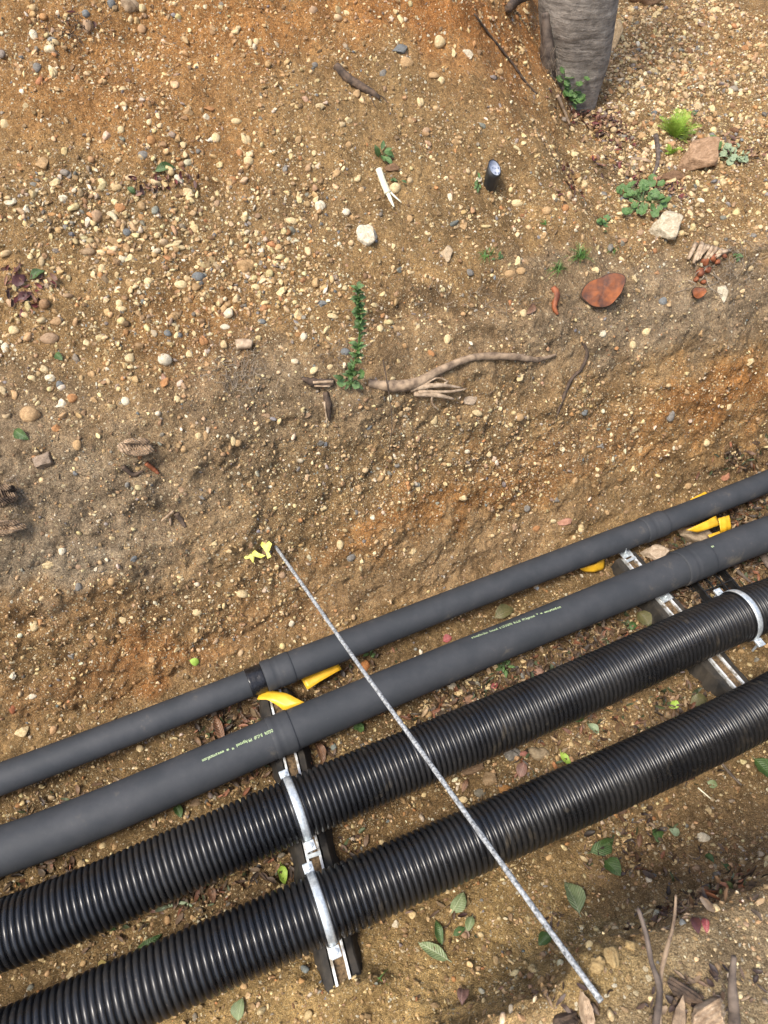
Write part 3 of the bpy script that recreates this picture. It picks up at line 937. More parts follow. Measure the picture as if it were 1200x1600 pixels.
NAMED = [
    (686, 66, 20, 19, 'cream', 'pebble', 'round whitish pebble high on the mound left of the tree'),
    (625, 78, 26, 20, 'blue-grey', 'chip', 'blue-grey and white flint left of the round whitish pebble'),
    (634, 98, 24, 17, 'tan', 'pebble', 'tan pebble half sunk just below the blue-grey flint'),
    (709, 82, 10, 18, 'cream', 'chip', 'narrow cream flint standing right of the round whitish pebble'),
    (731, 85, 20, 15, 'white', 'chip', 'grey and white flint farthest right of the pair high on the mound'),
    (678, 118, 17, 10, 'tan', 'pebble', 'flat tan oval pebble above a small cream one on the mound'),
    (689, 127, 13, 13, 'cream', 'pebble', 'small cream pebble touching the flat tan oval one'),
    (657, 159, 12, 18, 'cream', 'nodule', 'knobbly cream flint in the middle of the upper mound'),
    (644, 189, 16, 15, 'tan', 'nodule', 'tan stone below the knobbly cream flint on the mound'),
    (666, 205, 13, 11, 'pinkish', 'pebble', 'flat pinkish pebble above the split pale stick'),
    (617, 295, 19, 18, 'cream', 'pebble', 'smooth cream pebble beside the split pale stick'),
    (611, 265, 26, 18, 'brown', 'block', 'brown clod of earth between the seedling and the split stick'),
    (697, 398, 20, 27, (0.52, 0.40, 0.26), 'block', 'tan pointed stone above the tall leafy weed'),
    (796, 428, 18, 12, 'tan', 'pebble', 'left one of two tan pebbles lying side by side above the cut root'),
    (815, 424, 17, 12, 'tan', 'pebble', 'right one of two tan pebbles lying side by side above the cut root'),
    (808, 409, 12, 17, 'cream', 'chip', 'upright cream chip above the two tan pebbles'),
    (818, 489, 12, 14, 'cream', 'pebble', 'cream pebble next to the curled red-brown leaf in the dark soil'),
    (703, 309, 9, 20, 'white', 'chip', 'upright white flint left of the black sleeve'),
    (724, 353, 13, 19, 'tan', 'chip', 'tan upright chip in the open slope below the black sleeve'),
    (807, 318, 20, 12, 'cream', 'pebble', 'cream oval pebble lower right of the black sleeve'),
    (883, 326, 14, 12, 'orange', 'pebble', 'orange-tan pebble above the left grass tuft'),
    (855, 330, 17, 13, 'tan', 'pebble', 'tan pebble left of the orange-tan one'),
    (1128, 457, 20, 32, 'white', 'chip', 'tall white flint right of the small cut root'),
    (1036, 470, 14, 14, 'blue-grey', 'pebble', 'round blue-grey pebble in the wall right of the big cut root'),
    (989, 539, 11, 13, 'cream', 'pebble', 'cream pebble in the wall below the big cut root'),
    (1048, 649, 14, 20, 'grey', 'pebble', 'grey oval pebble in the orange clay of the wall'),
    (732, 625, 30, 20, (0.42, 0.33, 0.24), 'chip', 'brown angular stone beside the splintered root end'),
    (812, 590, 12, 14, 'cream', 'chip', 'cream chip under the long curved root'),
    (699, 529, 13, 17, 'cream', 'pebble', 'cream oval pebble on the smooth ochre patch above the long root'),
    (620, 513, 17, 14, 'tan', 'nodule', 'tan round stone right of the tall weed'),
    (594, 514, 12, 13, 'cream', 'pebble', 'cream round pebble just right of the tall weed stem'),
    (520, 494, 18, 9, 'cream', 'pebble', 'long cream pebble left of the tall weed'),
    (466, 490, 16, 18, 'cream', 'chip', 'cream pointed flint left of the long cream pebble'),
    (475, 526, 12, 12, 'white', 'pebble', 'whitish pebble left of the tall weed, apart from the others'),
    (540, 550, 16, 12, 'blue-grey', 'pebble', 'grey pebble touching the tall weed on its left'),
    (78, 530, 29, 20, 'pinkish', 'pebble', 'pinkish brown oval cobble at left on the mound slope'),
    (311, 433, 23, 15, 'blue-grey', 'pebble', 'blue-grey oval cobble on the mound beside the sandy stone'),
    (48, 648, 32, 26, (0.50, 0.33, 0.17), 'pebble', 'sandy tan cobble at the left edge above the dark soil'),
    (283, 444, 21, 14, 'cream', 'pebble', 'cream oval pebble left below the blue-grey cobble'),
    (399, 449, 15, 10, 'cream', 'pebble', 'flat cream pebble right below the sandy stone'),
    (440, 455, 18, 16, 'cream', 'chip', 'angular cream flint right of the flat cream pebble'),
    (275, 383, 36, 16, 'cream', 'nodule', 'bone-shaped cream flint nodule on the mound'),
    (224, 243, 18, 15, 'grey', 'pebble', 'round grey-brown pebble above the dark leaf pile'),
    (151, 338, 19, 20, 'pinkish', 'pebble', 'round pinkish pebble below the cluster of angular stones'),
    (87, 285, 20, 16, 'cream', 'chip', 'cream triangular stone left of the dark leaf pile'),
    (66, 256, 20, 22, 'tan', 'chip', 'tan angular stone above the cream triangular one'),
    (203, 11, 30, 26, (0.42, 0.31, 0.20), 'nodule', 'lumpy tan rock at the top left edge of the photo'),
    (174, 6, 13, 14, 'blue-grey', 'pebble', 'blue-grey pebble at the top edge beside the lumpy tan rock'),
    (134, 22, 12, 12, 'blue-grey', 'pebble', 'dark blue-grey pebble above the dry stems at top left'),
    (137, 42, 17, 22, 'pinkish', 'pebble', 'pinkish tan egg-shaped pebble by the dry stems at top left'),
    (222, 13, 12, 13, 'cream', 'pebble', 'cream round pebble touching the lumpy tan rock'),
    (370, 51, 22, 22, 'cream', 'nodule', 'knobbly cream flint in the orange soil at the top'),
    (391, 67, 8, 14, 'cream', 'pebble', 'narrow cream pebble, left of the pair below the knobbly flint'),
    (401, 66, 11, 11, 'cream', 'pebble', 'round cream pebble, right of the pair below the knobbly flint'),
    (6, 194, 14, 15, 'cream', 'pebble', 'cream pebble cut by the left edge of the photo'),
    (83, 115, 13, 20, 'cream', 'nodule', 'bent cream flint alone in the orange soil at left'),
    (194, 168, 12, 17, 'white', 'chip', 'white and grey flint on the left of the mound'),
    (295, 174, 18, 15, 'tan', 'chip', 'tan angular stone left of the grey-white flint chip'),
    (322, 182, 14, 12, 'white', 'chip', 'grey-white flint chip right of a tan angular stone'),
    (370, 190, 18, 9, 'cream', 'pebble', 'cream oval pebble alone right of the flint chips'),
    (327, 170, 18, 9, 'orange', 'chip', 'orange-cream sliver above the grey-white flint chip'),
    (385, 218, 16, 20, 'cream', 'nodule', 'cream lumpy flint in the middle of the mound'),
    (375, 240, 12, 12, 'orange', 'pebble', 'orange pebble below the cream lumpy flint'),
    (388, 252, 16, 15, 'cream', 'pebble', 'cream pebble below the orange one in mid mound'),
    (364, 280, 13, 9, 'orange', 'pebble', 'flat orange pebble right of the dark leaf pile'),
    (187, 325, 19, 14, 'orange', 'pebble', 'orange oval pebble right of the round pinkish one'),
    (18, 315, 22, 15, 'white', 'chip', 'white angular flint near the left edge of the photo'),
    (41, 327, 12, 20, 'white', 'chip', 'upright whitish flint beside the white angular one'),
    (99, 311, 15, 13, 'white', 'nodule', 'white knobbly flint right of the upright one at left'),
    (178, 378, 20, 17, 'tan', 'chip', 'tan angular stone above the bone-shaped nodule, left'),
    (455, 345, 22, 12, 'cream', 'pebble', 'cream flat pebble in the middle right of the mound'),
    (500, 324, 18, 22, 'white', 'nodule', 'whitish hollow flint left of the concrete lump'),
    (541, 332, 14, 12, 'white', 'pebble', 'white round pebble above the concrete lump'),
    (186, 474, 11, 12, 'cream', 'pebble', 'small round cream pebble with a green stain on the slope'),
    (190, 483, 16, 10, 'cream', 'pebble', 'flat cream pebble touching the small round one'),
    (159, 21 + 400, 12, 17, 'cream', 'pebble', 'upright cream pebble high on the left slope'),
    (202, 404, 17, 14, 'cream', 'chip', 'yellowish cream stone above the upright pebble, right'),
    (274, 495, 16, 17, 'tan', 'nodule', 'tan stone with a pale crust on the slope'),
    (319, 533, 15, 17, 'orange', 'nodule', 'orange-brown stone above the root fibre mat'),
    (304, 520, 9, 12, 'cream', 'chip', 'small cream chip left of the orange-brown stone'),
    (203, 559, 16, 16, 'cream', 'pebble', 'smooth cream pebble on the orange slope at left'),
    (257, 562, 23, 19, 'white', 'pebble', 'white and buff pebble in the orange soil'),
    (258, 597, 16, 20, 'orange', 'chip', 'bright orange flint chip below the white and buff pebble'),
    (262, 521, 12, 10, 'blue-grey', 'pebble', 'blue-grey pebble above the white and buff one'),
    (409, 502, 14, 9, 'blue-grey', 'pebble', 'flat blue-grey pebble right of the orange-brown stone'),
    (21, 516, 18, 14, 'cream', 'pebble', 'cream pebble upper one at the left edge'),
    (9, 542, 13, 17, 'white', 'pebble', 'white oval pebble lower one at the left edge'),
    (79, 590, 17, 13, 'white', 'pebble', 'white-grey flat pebble below the pinkish cobble'),
    (93, 601, 13, 12, 'blue-grey', 'pebble', 'grey pebble touching the white-grey flat one'),
    (50, 590, 13, 9, 'cream', 'pebble', 'cream pebble left of the white-grey flat one'),
    (94, 631, 20, 17, 'white', 'chip', 'white rough flint right of the sandy tan cobble'),
    (113, 622, 17, 15, 'orange', 'pebble', 'smooth orange-pink pebble beside the white rough flint'),
    (121, 694, 14, 20, 'tan', 'pebble', 'tan upright pebble above the rotten stump wood'),
    (88, 668, 14, 14, 'orange', 'chip', 'orange hollow stone below the sandy tan cobble'),
    (322, 680, 9, 18, 'tan', 'pebble', 'tall tan pebble, right one of two in the grey wall'),
    (310, 681, 11, 11, 'cream', 'pebble', 'round cream pebble, left one of two in the grey wall'),
    (364, 689, 10, 16, 'cream', 'pebble', 'upper cream pebble of a touching pair in the grey wall'),
    (372, 692, 13, 11, 'tan', 'pebble', 'lower tan pebble of a touching pair in the grey wall'),
    (276, 624, 12, 12, 'cream', 'pebble', 'yellowish cream pebble left in the grey wall'),
    (78, 883, 24, 15, 'cream', 'nodule', 'buff hollow flint in the left trench wall'),
    (97, 861, 12, 13, 'white', 'pebble', 'whitish round pebble above the buff hollow flint'),
    (174, 909, 12, 14, 'tan', 'pebble', 'tan pebble left of a dark one in the trench wall'),
    (122, 917, 11, 14, 'grey', 'pebble', 'dark grey pebble in the trench wall at left'),
    (379, 928, 20, 13, 'cream', 'pebble', 'cream almond-shaped pebble below the yellow leaf'),
    (308, 957, 15, 12, 'cream', 'pebble', 'cream pebble left of the almond-shaped one'),
    (340, 912, 15, 11, 'cream', 'chip', 'cream angular pebble between yellow leaf and almond-shaped pebble'),
    (532, 851, 12, 16, 'cream', 'pebble', 'cream pebble right of the rod top'),
    (548, 871, 16, 13, 'grey', 'pebble', 'grey pebble lower right of the rod top'),
    (455, 974, 12, 12, 'white', 'pebble', 'pale grey pebble just left of the rod above the pipe'),
    (34, 1142, 21, 23, 'cream', 'chip', 'cream angular flint alone near the left end of the top pipe'),
    (20, 1108, 12, 15, 'red-brown', 'pebble', 'red-brown round pebble above the cream angular flint'),
    (50, 1088, 14, 9, 'white', 'pebble', 'white pebble at left above the top pipe'),
    (219, 1170, 13, 12, 'cream', 'pebble', 'yellowish cream pebble between the two smooth pipes'),
    (883, 815, 26, 14, (0.42, 0.22, 0.15), 'chip', 'red-pink flat stone on the earth above the top pipe'),
    (908, 827, 11, 12, 'cream', 'pebble', 'cream pebble right below the red-pink flat stone'),
    (1134, 744, 15, 16, (0.42, 0.20, 0.12), 'chip', 'red-pink chip on dark leaves above the top pipe at right'),
    (988, 672 + 60, 12, 10, 'cream', 'chip', 'pale chip in the gravel layer left of the leaf litter'),
    (570, 1042, 16, 22, (0.42, 0.18, 0.06), 'pebble', 'rusty orange pebble just right of the rod between smooth pipes'),
    (738, 1063, 24, 19, 'cream', 'chip', 'yellowish cream angular stone under the big smooth pipe'),
    (705, 1072, 16, 15, 'white', 'pebble', 'white rounded pebble under the big smooth pipe'),
    (718, 1082, 17, 13, 'cream', 'chip', 'cream heart-shaped chip beside the white rounded pebble'),
    (732, 1095, 26, 18, (0.33, 0.19, 0.12), 'block', 'brown pink stone touching the upper corrugated pipe'),
    (668, 1110, 14, 22, 'cream', 'nodule', 'cream bent flint under the big smooth pipe'),
    (760, 1074, 18, 12, 'cream', 'chip', 'cream chip beside the small red leaf'),
    (775, 1044, 13, 13, 'cream', 'chip', 'cream angular chip left of the green sprig under the pipe'),
    (823, 1041, 13, 9, 'cream', 'chip', 'cream flat chip in brown litter between pipe and corrugated pipe'),
    (842, 1050, 17, 14, (0.33, 0.20, 0.15), 'pebble', 'pinkish brown pebble touching the upper corrugated pipe in brown litter'),
    (787, 1234, 24, 15, (0.48, 0.24, 0.08), 'pebble', 'orange oval pebble touching the lower corrugated pipe'),
    (750, 1240, 20, 15, (0.19, 0.17, 0.13), 'pebble', 'grey-green oval pebble left of the orange oval one'),
    (724, 1250, 15, 11, 'cream', 'pebble', 'cream pebble left of the grey-green oval one'),
    (716, 1223, 9, 9, 'white', 'chip', 'small white chip between the corrugated pipes near the rod'),
    (818, 1177, 15, 9, (0.32, 0.14, 0.11), 'pebble', 'dull pink flat pebble between the corrugated pipes'),
    (116, 1458, 22, 20, (0.42, 0.27, 0.12), 'chip', 'buff angular stone between the corrugated pipes at left'),
    (110, 1524, 12, 17, 'cream', 'chip', 'upright cream chip above the lower corrugated pipe at left'),
    (162, 1504, 20, 13, (0.58, 0.46, 0.16), 'chip', 'yellow stone touching the lower corrugated pipe'),
    (127, 1350, 13, 12, (0.48, 0.36, 0.20), 'pebble', 'round buff pebble touching the upper corrugated pipe at left'),
    (161, 1321, 12, 12, 'cream', 'pebble', 'cream round pebble left of two under the big smooth pipe'),
    (180, 1323, 10, 12, 'tan', 'pebble', 'tan round pebble right of two under the big smooth pipe'),
    (392, 1214, 22, 15, (0.36, 0.20, 0.11), 'chip', 'reddish stone just left of the black support block'),
    (303, 1255, 22, 15, (0.34, 0.24, 0.15), 'chip', 'buff flat stone above the upper corrugated pipe'),
    (1098, 1309, 22, 16, 'white', 'pebble', 'white oval pebble alone on the earth at right'),
    (1014, 1376, 10, 12, 'white', 'pebble', 'small white pebble, left one of a pair at lower right'),
    (1022, 1369, 9, 9, 'blue-grey', 'pebble', 'small grey pebble, right one of a pair at lower right'),
    (1088, 1356, 14, 11, 'pinkish', 'pebble', 'pinkish pebble below the white oval one'),
    (979, 1340, 11, 8, 'tan', 'pebble', 'tan pebble right of the green leaf pair'),
    (1015, 1428, 28, 14, 'cream', 'nodule', 'bone-like cream flint in front of the near bank'),
    (984, 1446, 16, 7, 'cream', 'pebble', 'thin cream sliver left of the bone-like flint'),
    (1067, 1442, 11, 16, 'blue-grey', 'pebble', 'upright grey pebble near the bank edge'),
    (1118, 1420, 14, 15, 'cream', 'pebble', 'cream round pebble beside the pink leaf'),
    (922, 1478, 14, 18, (0.5, 0.40, 0.22), 'pebble', 'buff pebble resting on the yellow sand'),
    (800, 1578, 12, 16, (0.38, 0.33, 0.25), 'pebble', 'grey-buff pebble at the bottom edge in yellow sand'),
    (1102, 1452, 20, 14, 'cream', 'chip', 'cream flint chip on the near bank'),
    (617, 1444, 12, 12, 'white', 'chip', 'white chip below the lower corrugated pipe near the support'),
    (1132, 1558, 1, 1, 'cream', 'pebble', ''),
]
for it in NAMED:
    if it[6]: put_stone(*it[:7], name='pebble' if it[5] in ('pebble', 'nodule') else 'stone', ang=random.uniform(-8, 8), cat='stone')

# sandy clods at the near bank
for (px, py, w_, h_, lb) in [(934, 1508, 30, 26, 'left one of two yellow sand clods at the bank foot'), (956, 1496, 26, 36, 'right one of two yellow sand clods at the bank foot'),
                             (985, 1480, 22, 20, 'brown-yellow clod right of the two sand clods')]:
    put_stone(px, py, w_, h_, (0.40, 0.285, 0.13), 'clod', lb, name='sand_clod', cat='clod', lift=0.15)

# a further sprinkling of single pebbles placed by density, labelled by colour, shape and zone
placed = [(x[0], x[1]) for x in BIG + NAMED]
cand = RNG.choice(len(Pf), 9000, p=wgt * vis / (wgt * vis).sum())
LM = [(905, 90, 'tree trunk'), (560, 130, 'dark root stub'), (600, 295, 'split stick'), (770, 270, 'black sleeve'), (577, 368, 'concrete lump'), (1053, 200, 'feathery plant'),
      (1090, 252, 'pinkish slab'), (1003, 315, 'lobed-leaf clump'), (1038, 358, 'limestone block'), (905, 400, 'larger grass tuft'), (940, 456, 'big cut root'), (1100, 410, 'broken root bundle'),
      (558, 520, 'tall weed'), (760, 560, 'long pale root'), (660, 608, 'splintered root end'), (372, 582, 'root fibre mat'), (265, 285, 'dark leaf pile'), (45, 450, 'maroon leaf heap'),
      (275, 383, 'bone-shaped flint'), (311, 433, 'grey cobble'), (78, 530, 'pinkish oval cobble'), (48, 648, 'tan cobble at left'), (213, 699, 'rotten stump wood'), (10, 822, 'splintered wood at left edge'),
      (262, 806, 'pale root stub'), (410, 858, 'torn yellow leaf'), (203, 11, 'lumpy tan rock'), (224, 243, 'round grey-brown pebble'), (370, 51, 'knobbly flint at top'), (883, 630, 'thin hanging root'),
      (1006, 4, 'squared brown stone'), (1145, 250, 'grey-green plant'), (687, 66, 'round whitish pebble'), (1090, 457, 'small cut root'), (34, 1142, 'lone angular flint'), (883, 815, 'red-pink flat stone'),
      (1140, 640, 'orange clay patch'), (778, 405, 'tiny seedling'), (160, 860, 'grey wall patch at left'), (700, 700, 'gravel band in mid wall'), (190, 1050, 'orange clay at wall foot')]
used_l = set()


def lab_for(px, py, cname, shape):
    for size in ('small', 'tiny', 'little'):
        for d2, nm, dx, dy in sorted(((px - a) ** 2 + (py - b_) ** 2, c_, px - a, py - b_) for a, b_, c_ in LM)[:4]:
            hor = 'right' if dx > 0 else 'left'; ver = 'below' if dy > 0 else 'above'
            pos = ('%s of' % hor) if abs(dx) > 2.2 * abs(dy) else ver if abs(dy) > 2.2 * abs(dx) else '%s and %s of' % (ver, hor)
            far = 'close ' if d2 < 60 ** 2 else 'well ' if d2 > 110 ** 2 else 'just '
            L_ = '%s %s %s %s%s the %s' % (size, cname, shape, far, pos, nm)
            if L_ not in used_l and size == 'small':
                used_l.add(L_); return L_
    return L_


cnt = 0
zones = lambda px, py, v: ('on the near bank' if v < 0 else 'on the trench floor' if v < 1.1 else 'in the trench wall' if v < 1.4 else
                           'on the stony ground right of the tree' if (px > 900) else 'on the mound left half' if px < 450 else 'on the mound right half')
for i in cand:
    px, py, v = PX[i], PY[i], pvf[i]
    if not (8 < px < 1192 and 8 < py < 1592): continue
    if 0.0 < v < 1.08: continue
    if any((px - a) ** 2 + (py - b_) ** 2 < 24 ** 2 for a, b_ in placed): continue
    if 840 < px < 975 and py < 180: continue
    placed.append((px, py))
    cname = random.choices([k for k, _ in names_w], [x for _, x in names_w])[0]
    kd = random.choice(['pebble', 'pebble', 'chip', 'nodule'])
    s_ = random.uniform(9.5, 15)
    shape = {'pebble': 'rounded pebble', 'chip': 'angular chip', 'nodule': 'knobbly stone'}[kd]
    put_stone(px, py, s_ * random.uniform(.9, 1.25), s_ * random.uniform(.65, 1.0), cname, kd,
              lab_for(px, py, cname, shape), name='pebble' if kd != 'chip' else 'stone', ang=random.uniform(0, 180), cat='stone',
              group='small %s %ss %s' % (cname, shape, zones(px, py, v)), lift=0.05)
    cnt += 1
    if cnt >= 190: break

# ------------------------------------------------------------------ PIPES
def pipe_axis(pts, zax, ext0=0.8, ext1=0.8, step=0.01):
    W = []
    for px, py in pts:
        dd = ray(px, py); z = zax
        for _ in range(6):
            t = (2.0 - z) / -dd.z
            u_, v_ = xy2uv(dd.x * t, dd.y * t)
            z = zax + float(floor_z(u_))
        W.append((u_, v_))
    W = np.array(W)
    deg = 5
    co = np.polyfit(W[:, 0], W[:, 1], deg)
    ua, ub = W[0, 0], W[-1, 0]
    us = np.arange(ua - ext0, ub + ext1, step)
    vs = np.polyval(co, np.clip(us, ua, ub))
    d1 = np.polyval(np.polyder(co), ua); d2 = np.polyval(np.polyder(co), ub)
    vs += np.where(us < ua, (us - ua) * d1, 0) + np.where(us > ub, (us - ub) * d2, 0)
    x, y = uv2xy(us, vs)
    P_ = np.stack([x, y, zax + floor_z(us)], -1)
    s = np.concatenate([[0], np.cumsum(np.linalg.norm(np.diff(P_, axis=0), axis=1))])
    return P_, s


class Pipe:
    def __init__(s, pts, zax):
        s.P, s.s = pipe_axis(pts, zax)
        s.px, s.py, _ = project(s.P)

    def at(s, q):
        p = np.array([np.interp(q, s.s, s.P[:, k]) for k in range(3)])
        p2 = np.array([np.interp(q + 0.01, s.s, s.P[:, k]) for k in range(3)])
        p1 = np.array([np.interp(q - 0.01, s.s, s.P[:, k]) for k in range(3)])
        T = Vector(p2 - p1).normalized()
        A = Vector((0, 0, 1)).cross(T).normalized()       # towards +v
        return Vector(p), T, A, T.cross(A)

    def frames(s, qs):
        p = np.stack([np.interp(qs, s.s, s.P[:, k]) for k in range(3)], -1)
        a = np.stack([np.interp(qs - .01, s.s, s.P[:, k]) for k in range(3)], -1)
        b_ = np.stack([np.interp(qs + .01, s.s, s.P[:, k]) for k in range(3)], -1)
        T = b_ - a; T /= np.linalg.norm(T, axis=1)[:, None]
        A = np.cross(np.array([0, 0, 1.0]), T); A /= np.linalg.norm(A, axis=1)[:, None]
        B = np.cross(T, A)
        return p, T, A, B

    def s_px(s, x):
        return float(np.interp(x, s.px, s.s))

    def tube(s, qs, rs, seg, name, mat, origin, cap=False):
        p, T, A, B = s.frames(qs)
        th = np.linspace(0, 2 * np.pi, seg, endpoint=False)
        V = p[:, None, :] + rs[:, None, None] * (A[:, None, :] * np.cos(th)[None, :, None] + B[:, None, :] * np.sin(th)[None, :, None])
        n_ = len(qs)
        i = np.arange(n_ * seg).reshape(n_, seg)
        j = np.roll(i, -1, 1)
        F = np.stack([i[:-1], j[:-1], j[1:], i[1:]], -1).reshape(-1, 4)
        return mesh_np(name, V.reshape(-1, 3) - np.array(origin), F, mat)

    def find(s, px, py, r):
        """(s, phi) of the surface point seen at a pixel"""
        q0 = s.s_px(px)
        qs = np.linspace(q0 - 0.08, q0 + 0.08, 161)
        p, T, A, B = s.frames(qs)
        best = None
        for ph in np.linspace(-0.6, math.pi + 0.6, 220):
            W = p + r * (A * math.cos(ph) + B * math.sin(ph))
            nn_ = A * math.cos(ph) + B * math.sin(ph)
            face = np.einsum('ij,ij->i', nn_, np.array(CAM) - W)
            x, y, _ = project(W)
            d2 = (x - px) ** 2 + (y - py) ** 2 + np.where(face < 0, 1e6, 0)
            k = int(np.argmin(d2))
            if best is None or d2[k] < best[0]: best = (d2[k], qs[k], ph)
        return best[1], best[2]


pA = Pipe([(0, 1218), (200, 1140), (300, 1103), (396, 1066), (455, 1043), (600, 982), (800, 907), (900, 870), (1050, 811), (1200, 752)], 0.108)
pB = Pipe([(0, 1330), (200, 1253), (300, 1208), (450, 1145), (600, 1077), (800, 999), (900, 954), (1050, 894), (1200, 834)], 0.117)
pC = Pipe([(0, 1461), (200, 1381), (300, 1336), (480, 1258), (600, 1203), (800, 1120), (900, 1078), (1050, 1008), (1200, 945)], 0.145)
pD = Pipe([(0, 1643), (200, 1554), (300, 1508), (525, 1410), (600, 1375), (900, 1243), (1200, 1101)], 0.145)


def smooth_pipe(pp, radii, label, joints, seg=56):
    """radii: [(pixel x, r)]; joints: [(x0, x1, dr)] sleeves"""
    qs = np.arange(pp.s[0], pp.s[-1], 0.012)
    xs = np.interp(qs, pp.s, pp.px)
    rs = np.interp(xs, [a for a, _ in radii], [b_ for _, b_ in radii])
    rs = rs * (1 + 0.012 * fbm(qs, qs * 0, 3.1, 3, 2))
    org = Vector(pp.P[len(pp.P) // 2])
    o = obj('insulated_pipe', pp.tube(qs, rs, seg, 'insulated_pipe', M['foam'], org), label=label, cat='pipe', group='smooth foam-covered pipes in the trench')
    o.location = org
    for (x0, x1, dr, mt, nm) in joints:
        q0, q1 = pp.s_px(x0), pp.s_px(x1)
        r0 = np.interp((x0 + x1) / 2, [a for a, _ in radii], [b_ for _, b_ in radii])
        e = 0.0022
        mid = []
        prof_ = [(q0, r0 - 0.003), (q0 + 0.0003, r0 + dr * 0.7), (q0 + e, r0 + dr)]
        nmid = max(3, int((q1 - q0) / 0.006))
        for k in range(1, nmid):
            f = k / nmid
            prof_.append((q0 + (q1 - q0) * f, r0 + dr + (0.0011 * math.sin(f * 19) + random.uniform(-.0004, .0004) if nm == 'joint_tape' else
                                                   (-0.0022 if abs(f - 0.36) < 0.5 / nmid else 0.0005 * math.sin(f * 9)))))
        prof_ += [(q1 - e, r0 + dr), (q1 - 0.0003, r0 + dr * 0.7), (q1, r0 - 0.003)]
        a = np.array(prof_)
        obj(nm, pp.tube(a[:, 0], a[:, 1], seg, nm, mt, org), parent=o)
    return o, org


A_o, A_org = smooth_pipe(pA, [(-900, .0405), (0, .0405), (385, .0385), (460, .0435), (700, .0415), (1000, .0410), (1045, .0385), (2400, .038)],
                         'thinner smooth dark grey pipe, farthest back against the earth wall',
                         [(388, 412, 0.0022, M['tape'], 'joint_tape'), (412.5, 456, 0.0030, M['foam'], 'joint_sleeve'), (1003, 1036, 0.0032, M['foam'], 'joint_sleeve')])
B_o, B_org = smooth_pipe(pB, [(-900, .0585), (0, .058), (300, .0565), (455, .0545), (800, .0530), (1060, .0545), (1110, .0555), (2400, .055)],
                         'thicker smooth dark grey pipe with pale green printing, second from the wall',
                         [(424, 457, 0.0018, M['foam'], 'joint_sleeve'), (1060, 1102, 0.0030, M['foam'], 'joint_sleeve')])


def corrugated(pp, label, Rr=0.0755, pitch=0.0143):
    L0, L1 = pp.s[0], pp.s[-1]
    nr = int((L1 - L0) / pitch)
    ph = np.array([0.0, 0.13, 0.28, 0.5, 0.72, 0.87])
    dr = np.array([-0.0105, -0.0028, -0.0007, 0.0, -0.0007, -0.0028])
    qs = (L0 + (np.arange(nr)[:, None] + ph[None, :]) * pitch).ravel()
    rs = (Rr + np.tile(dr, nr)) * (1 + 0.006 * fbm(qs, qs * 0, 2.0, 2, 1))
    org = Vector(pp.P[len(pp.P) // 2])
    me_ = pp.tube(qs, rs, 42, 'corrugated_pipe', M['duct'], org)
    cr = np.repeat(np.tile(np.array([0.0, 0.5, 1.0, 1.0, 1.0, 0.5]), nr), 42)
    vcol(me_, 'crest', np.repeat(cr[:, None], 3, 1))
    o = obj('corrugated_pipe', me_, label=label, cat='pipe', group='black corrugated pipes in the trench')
    o.location = org
    return o


C_o = corrugated(pC, 'upper of the two black corrugated pipes, next to the smooth pipes')
D_o = corrugated(pD, 'lower of the two black corrugated pipes, nearest the camera', pitch=0.0153)


def wrap_text(pp, body, x0, y0, x1, y1, rr, flip, parent, org, h=0.010):
    qa, pa = pp.find(x0, y0, rr); qb, pb = pp.find(x1, y1, rr)
    cu = bpy.data.curves.new('print', 'FONT')
    cu.body = body; cu.size = 1.0; cu.resolution_u = 2
    cu.align_x = 'LEFT'; cu.align_y = 'CENTER'
    to = bpy.data.objects.new('tmp_text', cu)
    COL.objects.link(to)
    bpy.context.view_layer.update()
    dg = bpy.context.evaluated_depsgraph_get()
    me_ = bpy.data.meshes.new_from_object(to.evaluated_get(dg))
    bpy.data.objects.remove(to)
    co = np.empty(len(me_.vertices) * 3); me_.vertices.foreach_get('co', co); co = co.reshape(-1, 3)
    xmin, xmax = co[:, 0].min(), co[:, 0].max()
    f = (co[:, 0] - xmin) / (xmax - xmin)
    yy = co[:, 1] * h * 1.15
    if flip:
        f = 1 - f; yy = -yy
    q = qa + (qb - qa) * f
    ph = pa + (pb - pa) * f - yy / rr      # text up = away from camera (phi decreasing towards +v)
    p, T, A, B = pp.frames(q)
    W = p + (rr + 0.0006) * (A * np.cos(ph)[:, None] + B * np.sin(ph)[:, None]) - np.array(org)
    me_.vertices.foreach_set('co', W.astype(np.float32).ravel())
    me_.materials.clear(); me_.materials.append(M['print'])
    me_.update()
    obj('printed_text', me_, parent=parent)


wrap_text(pB, 'DG076   B-s2,d0   FM Approved   \u2122   \u221e   www.armacell.com', 316, 1189, 426, 1141, 0.0567, True, B_o, B_org, 0.0105)
wrap_text(pB, '# ArmaFlex Duct   Armacell   # 123 DG076   B-s2,d0   FM Approved   \u2122   \u221e   www.armacell.com', 737, 997, 876, 948, 0.0541, False, B_o, B_org, 0.0105)
wrap_text(pB, '\u221e  ArmaFlex', 1091, 862, 1115, 853, 0.0560, False, B_o, B_org, 0.011)

# ------------------------------------------------------------------ SUPPORT BEAMS AND CLAMPS
def on_floor(px, py, z):
    dd = ray(px, py); zz = z
    for _ in range(6):
        t = (2.0 - zz) / -dd.z
        u_, v_ = xy2uv(dd.x * t, dd.y * t)
        zz = z + float(floor_z(u_))
    return Vector((dd.x * t, dd.y * t, zz))


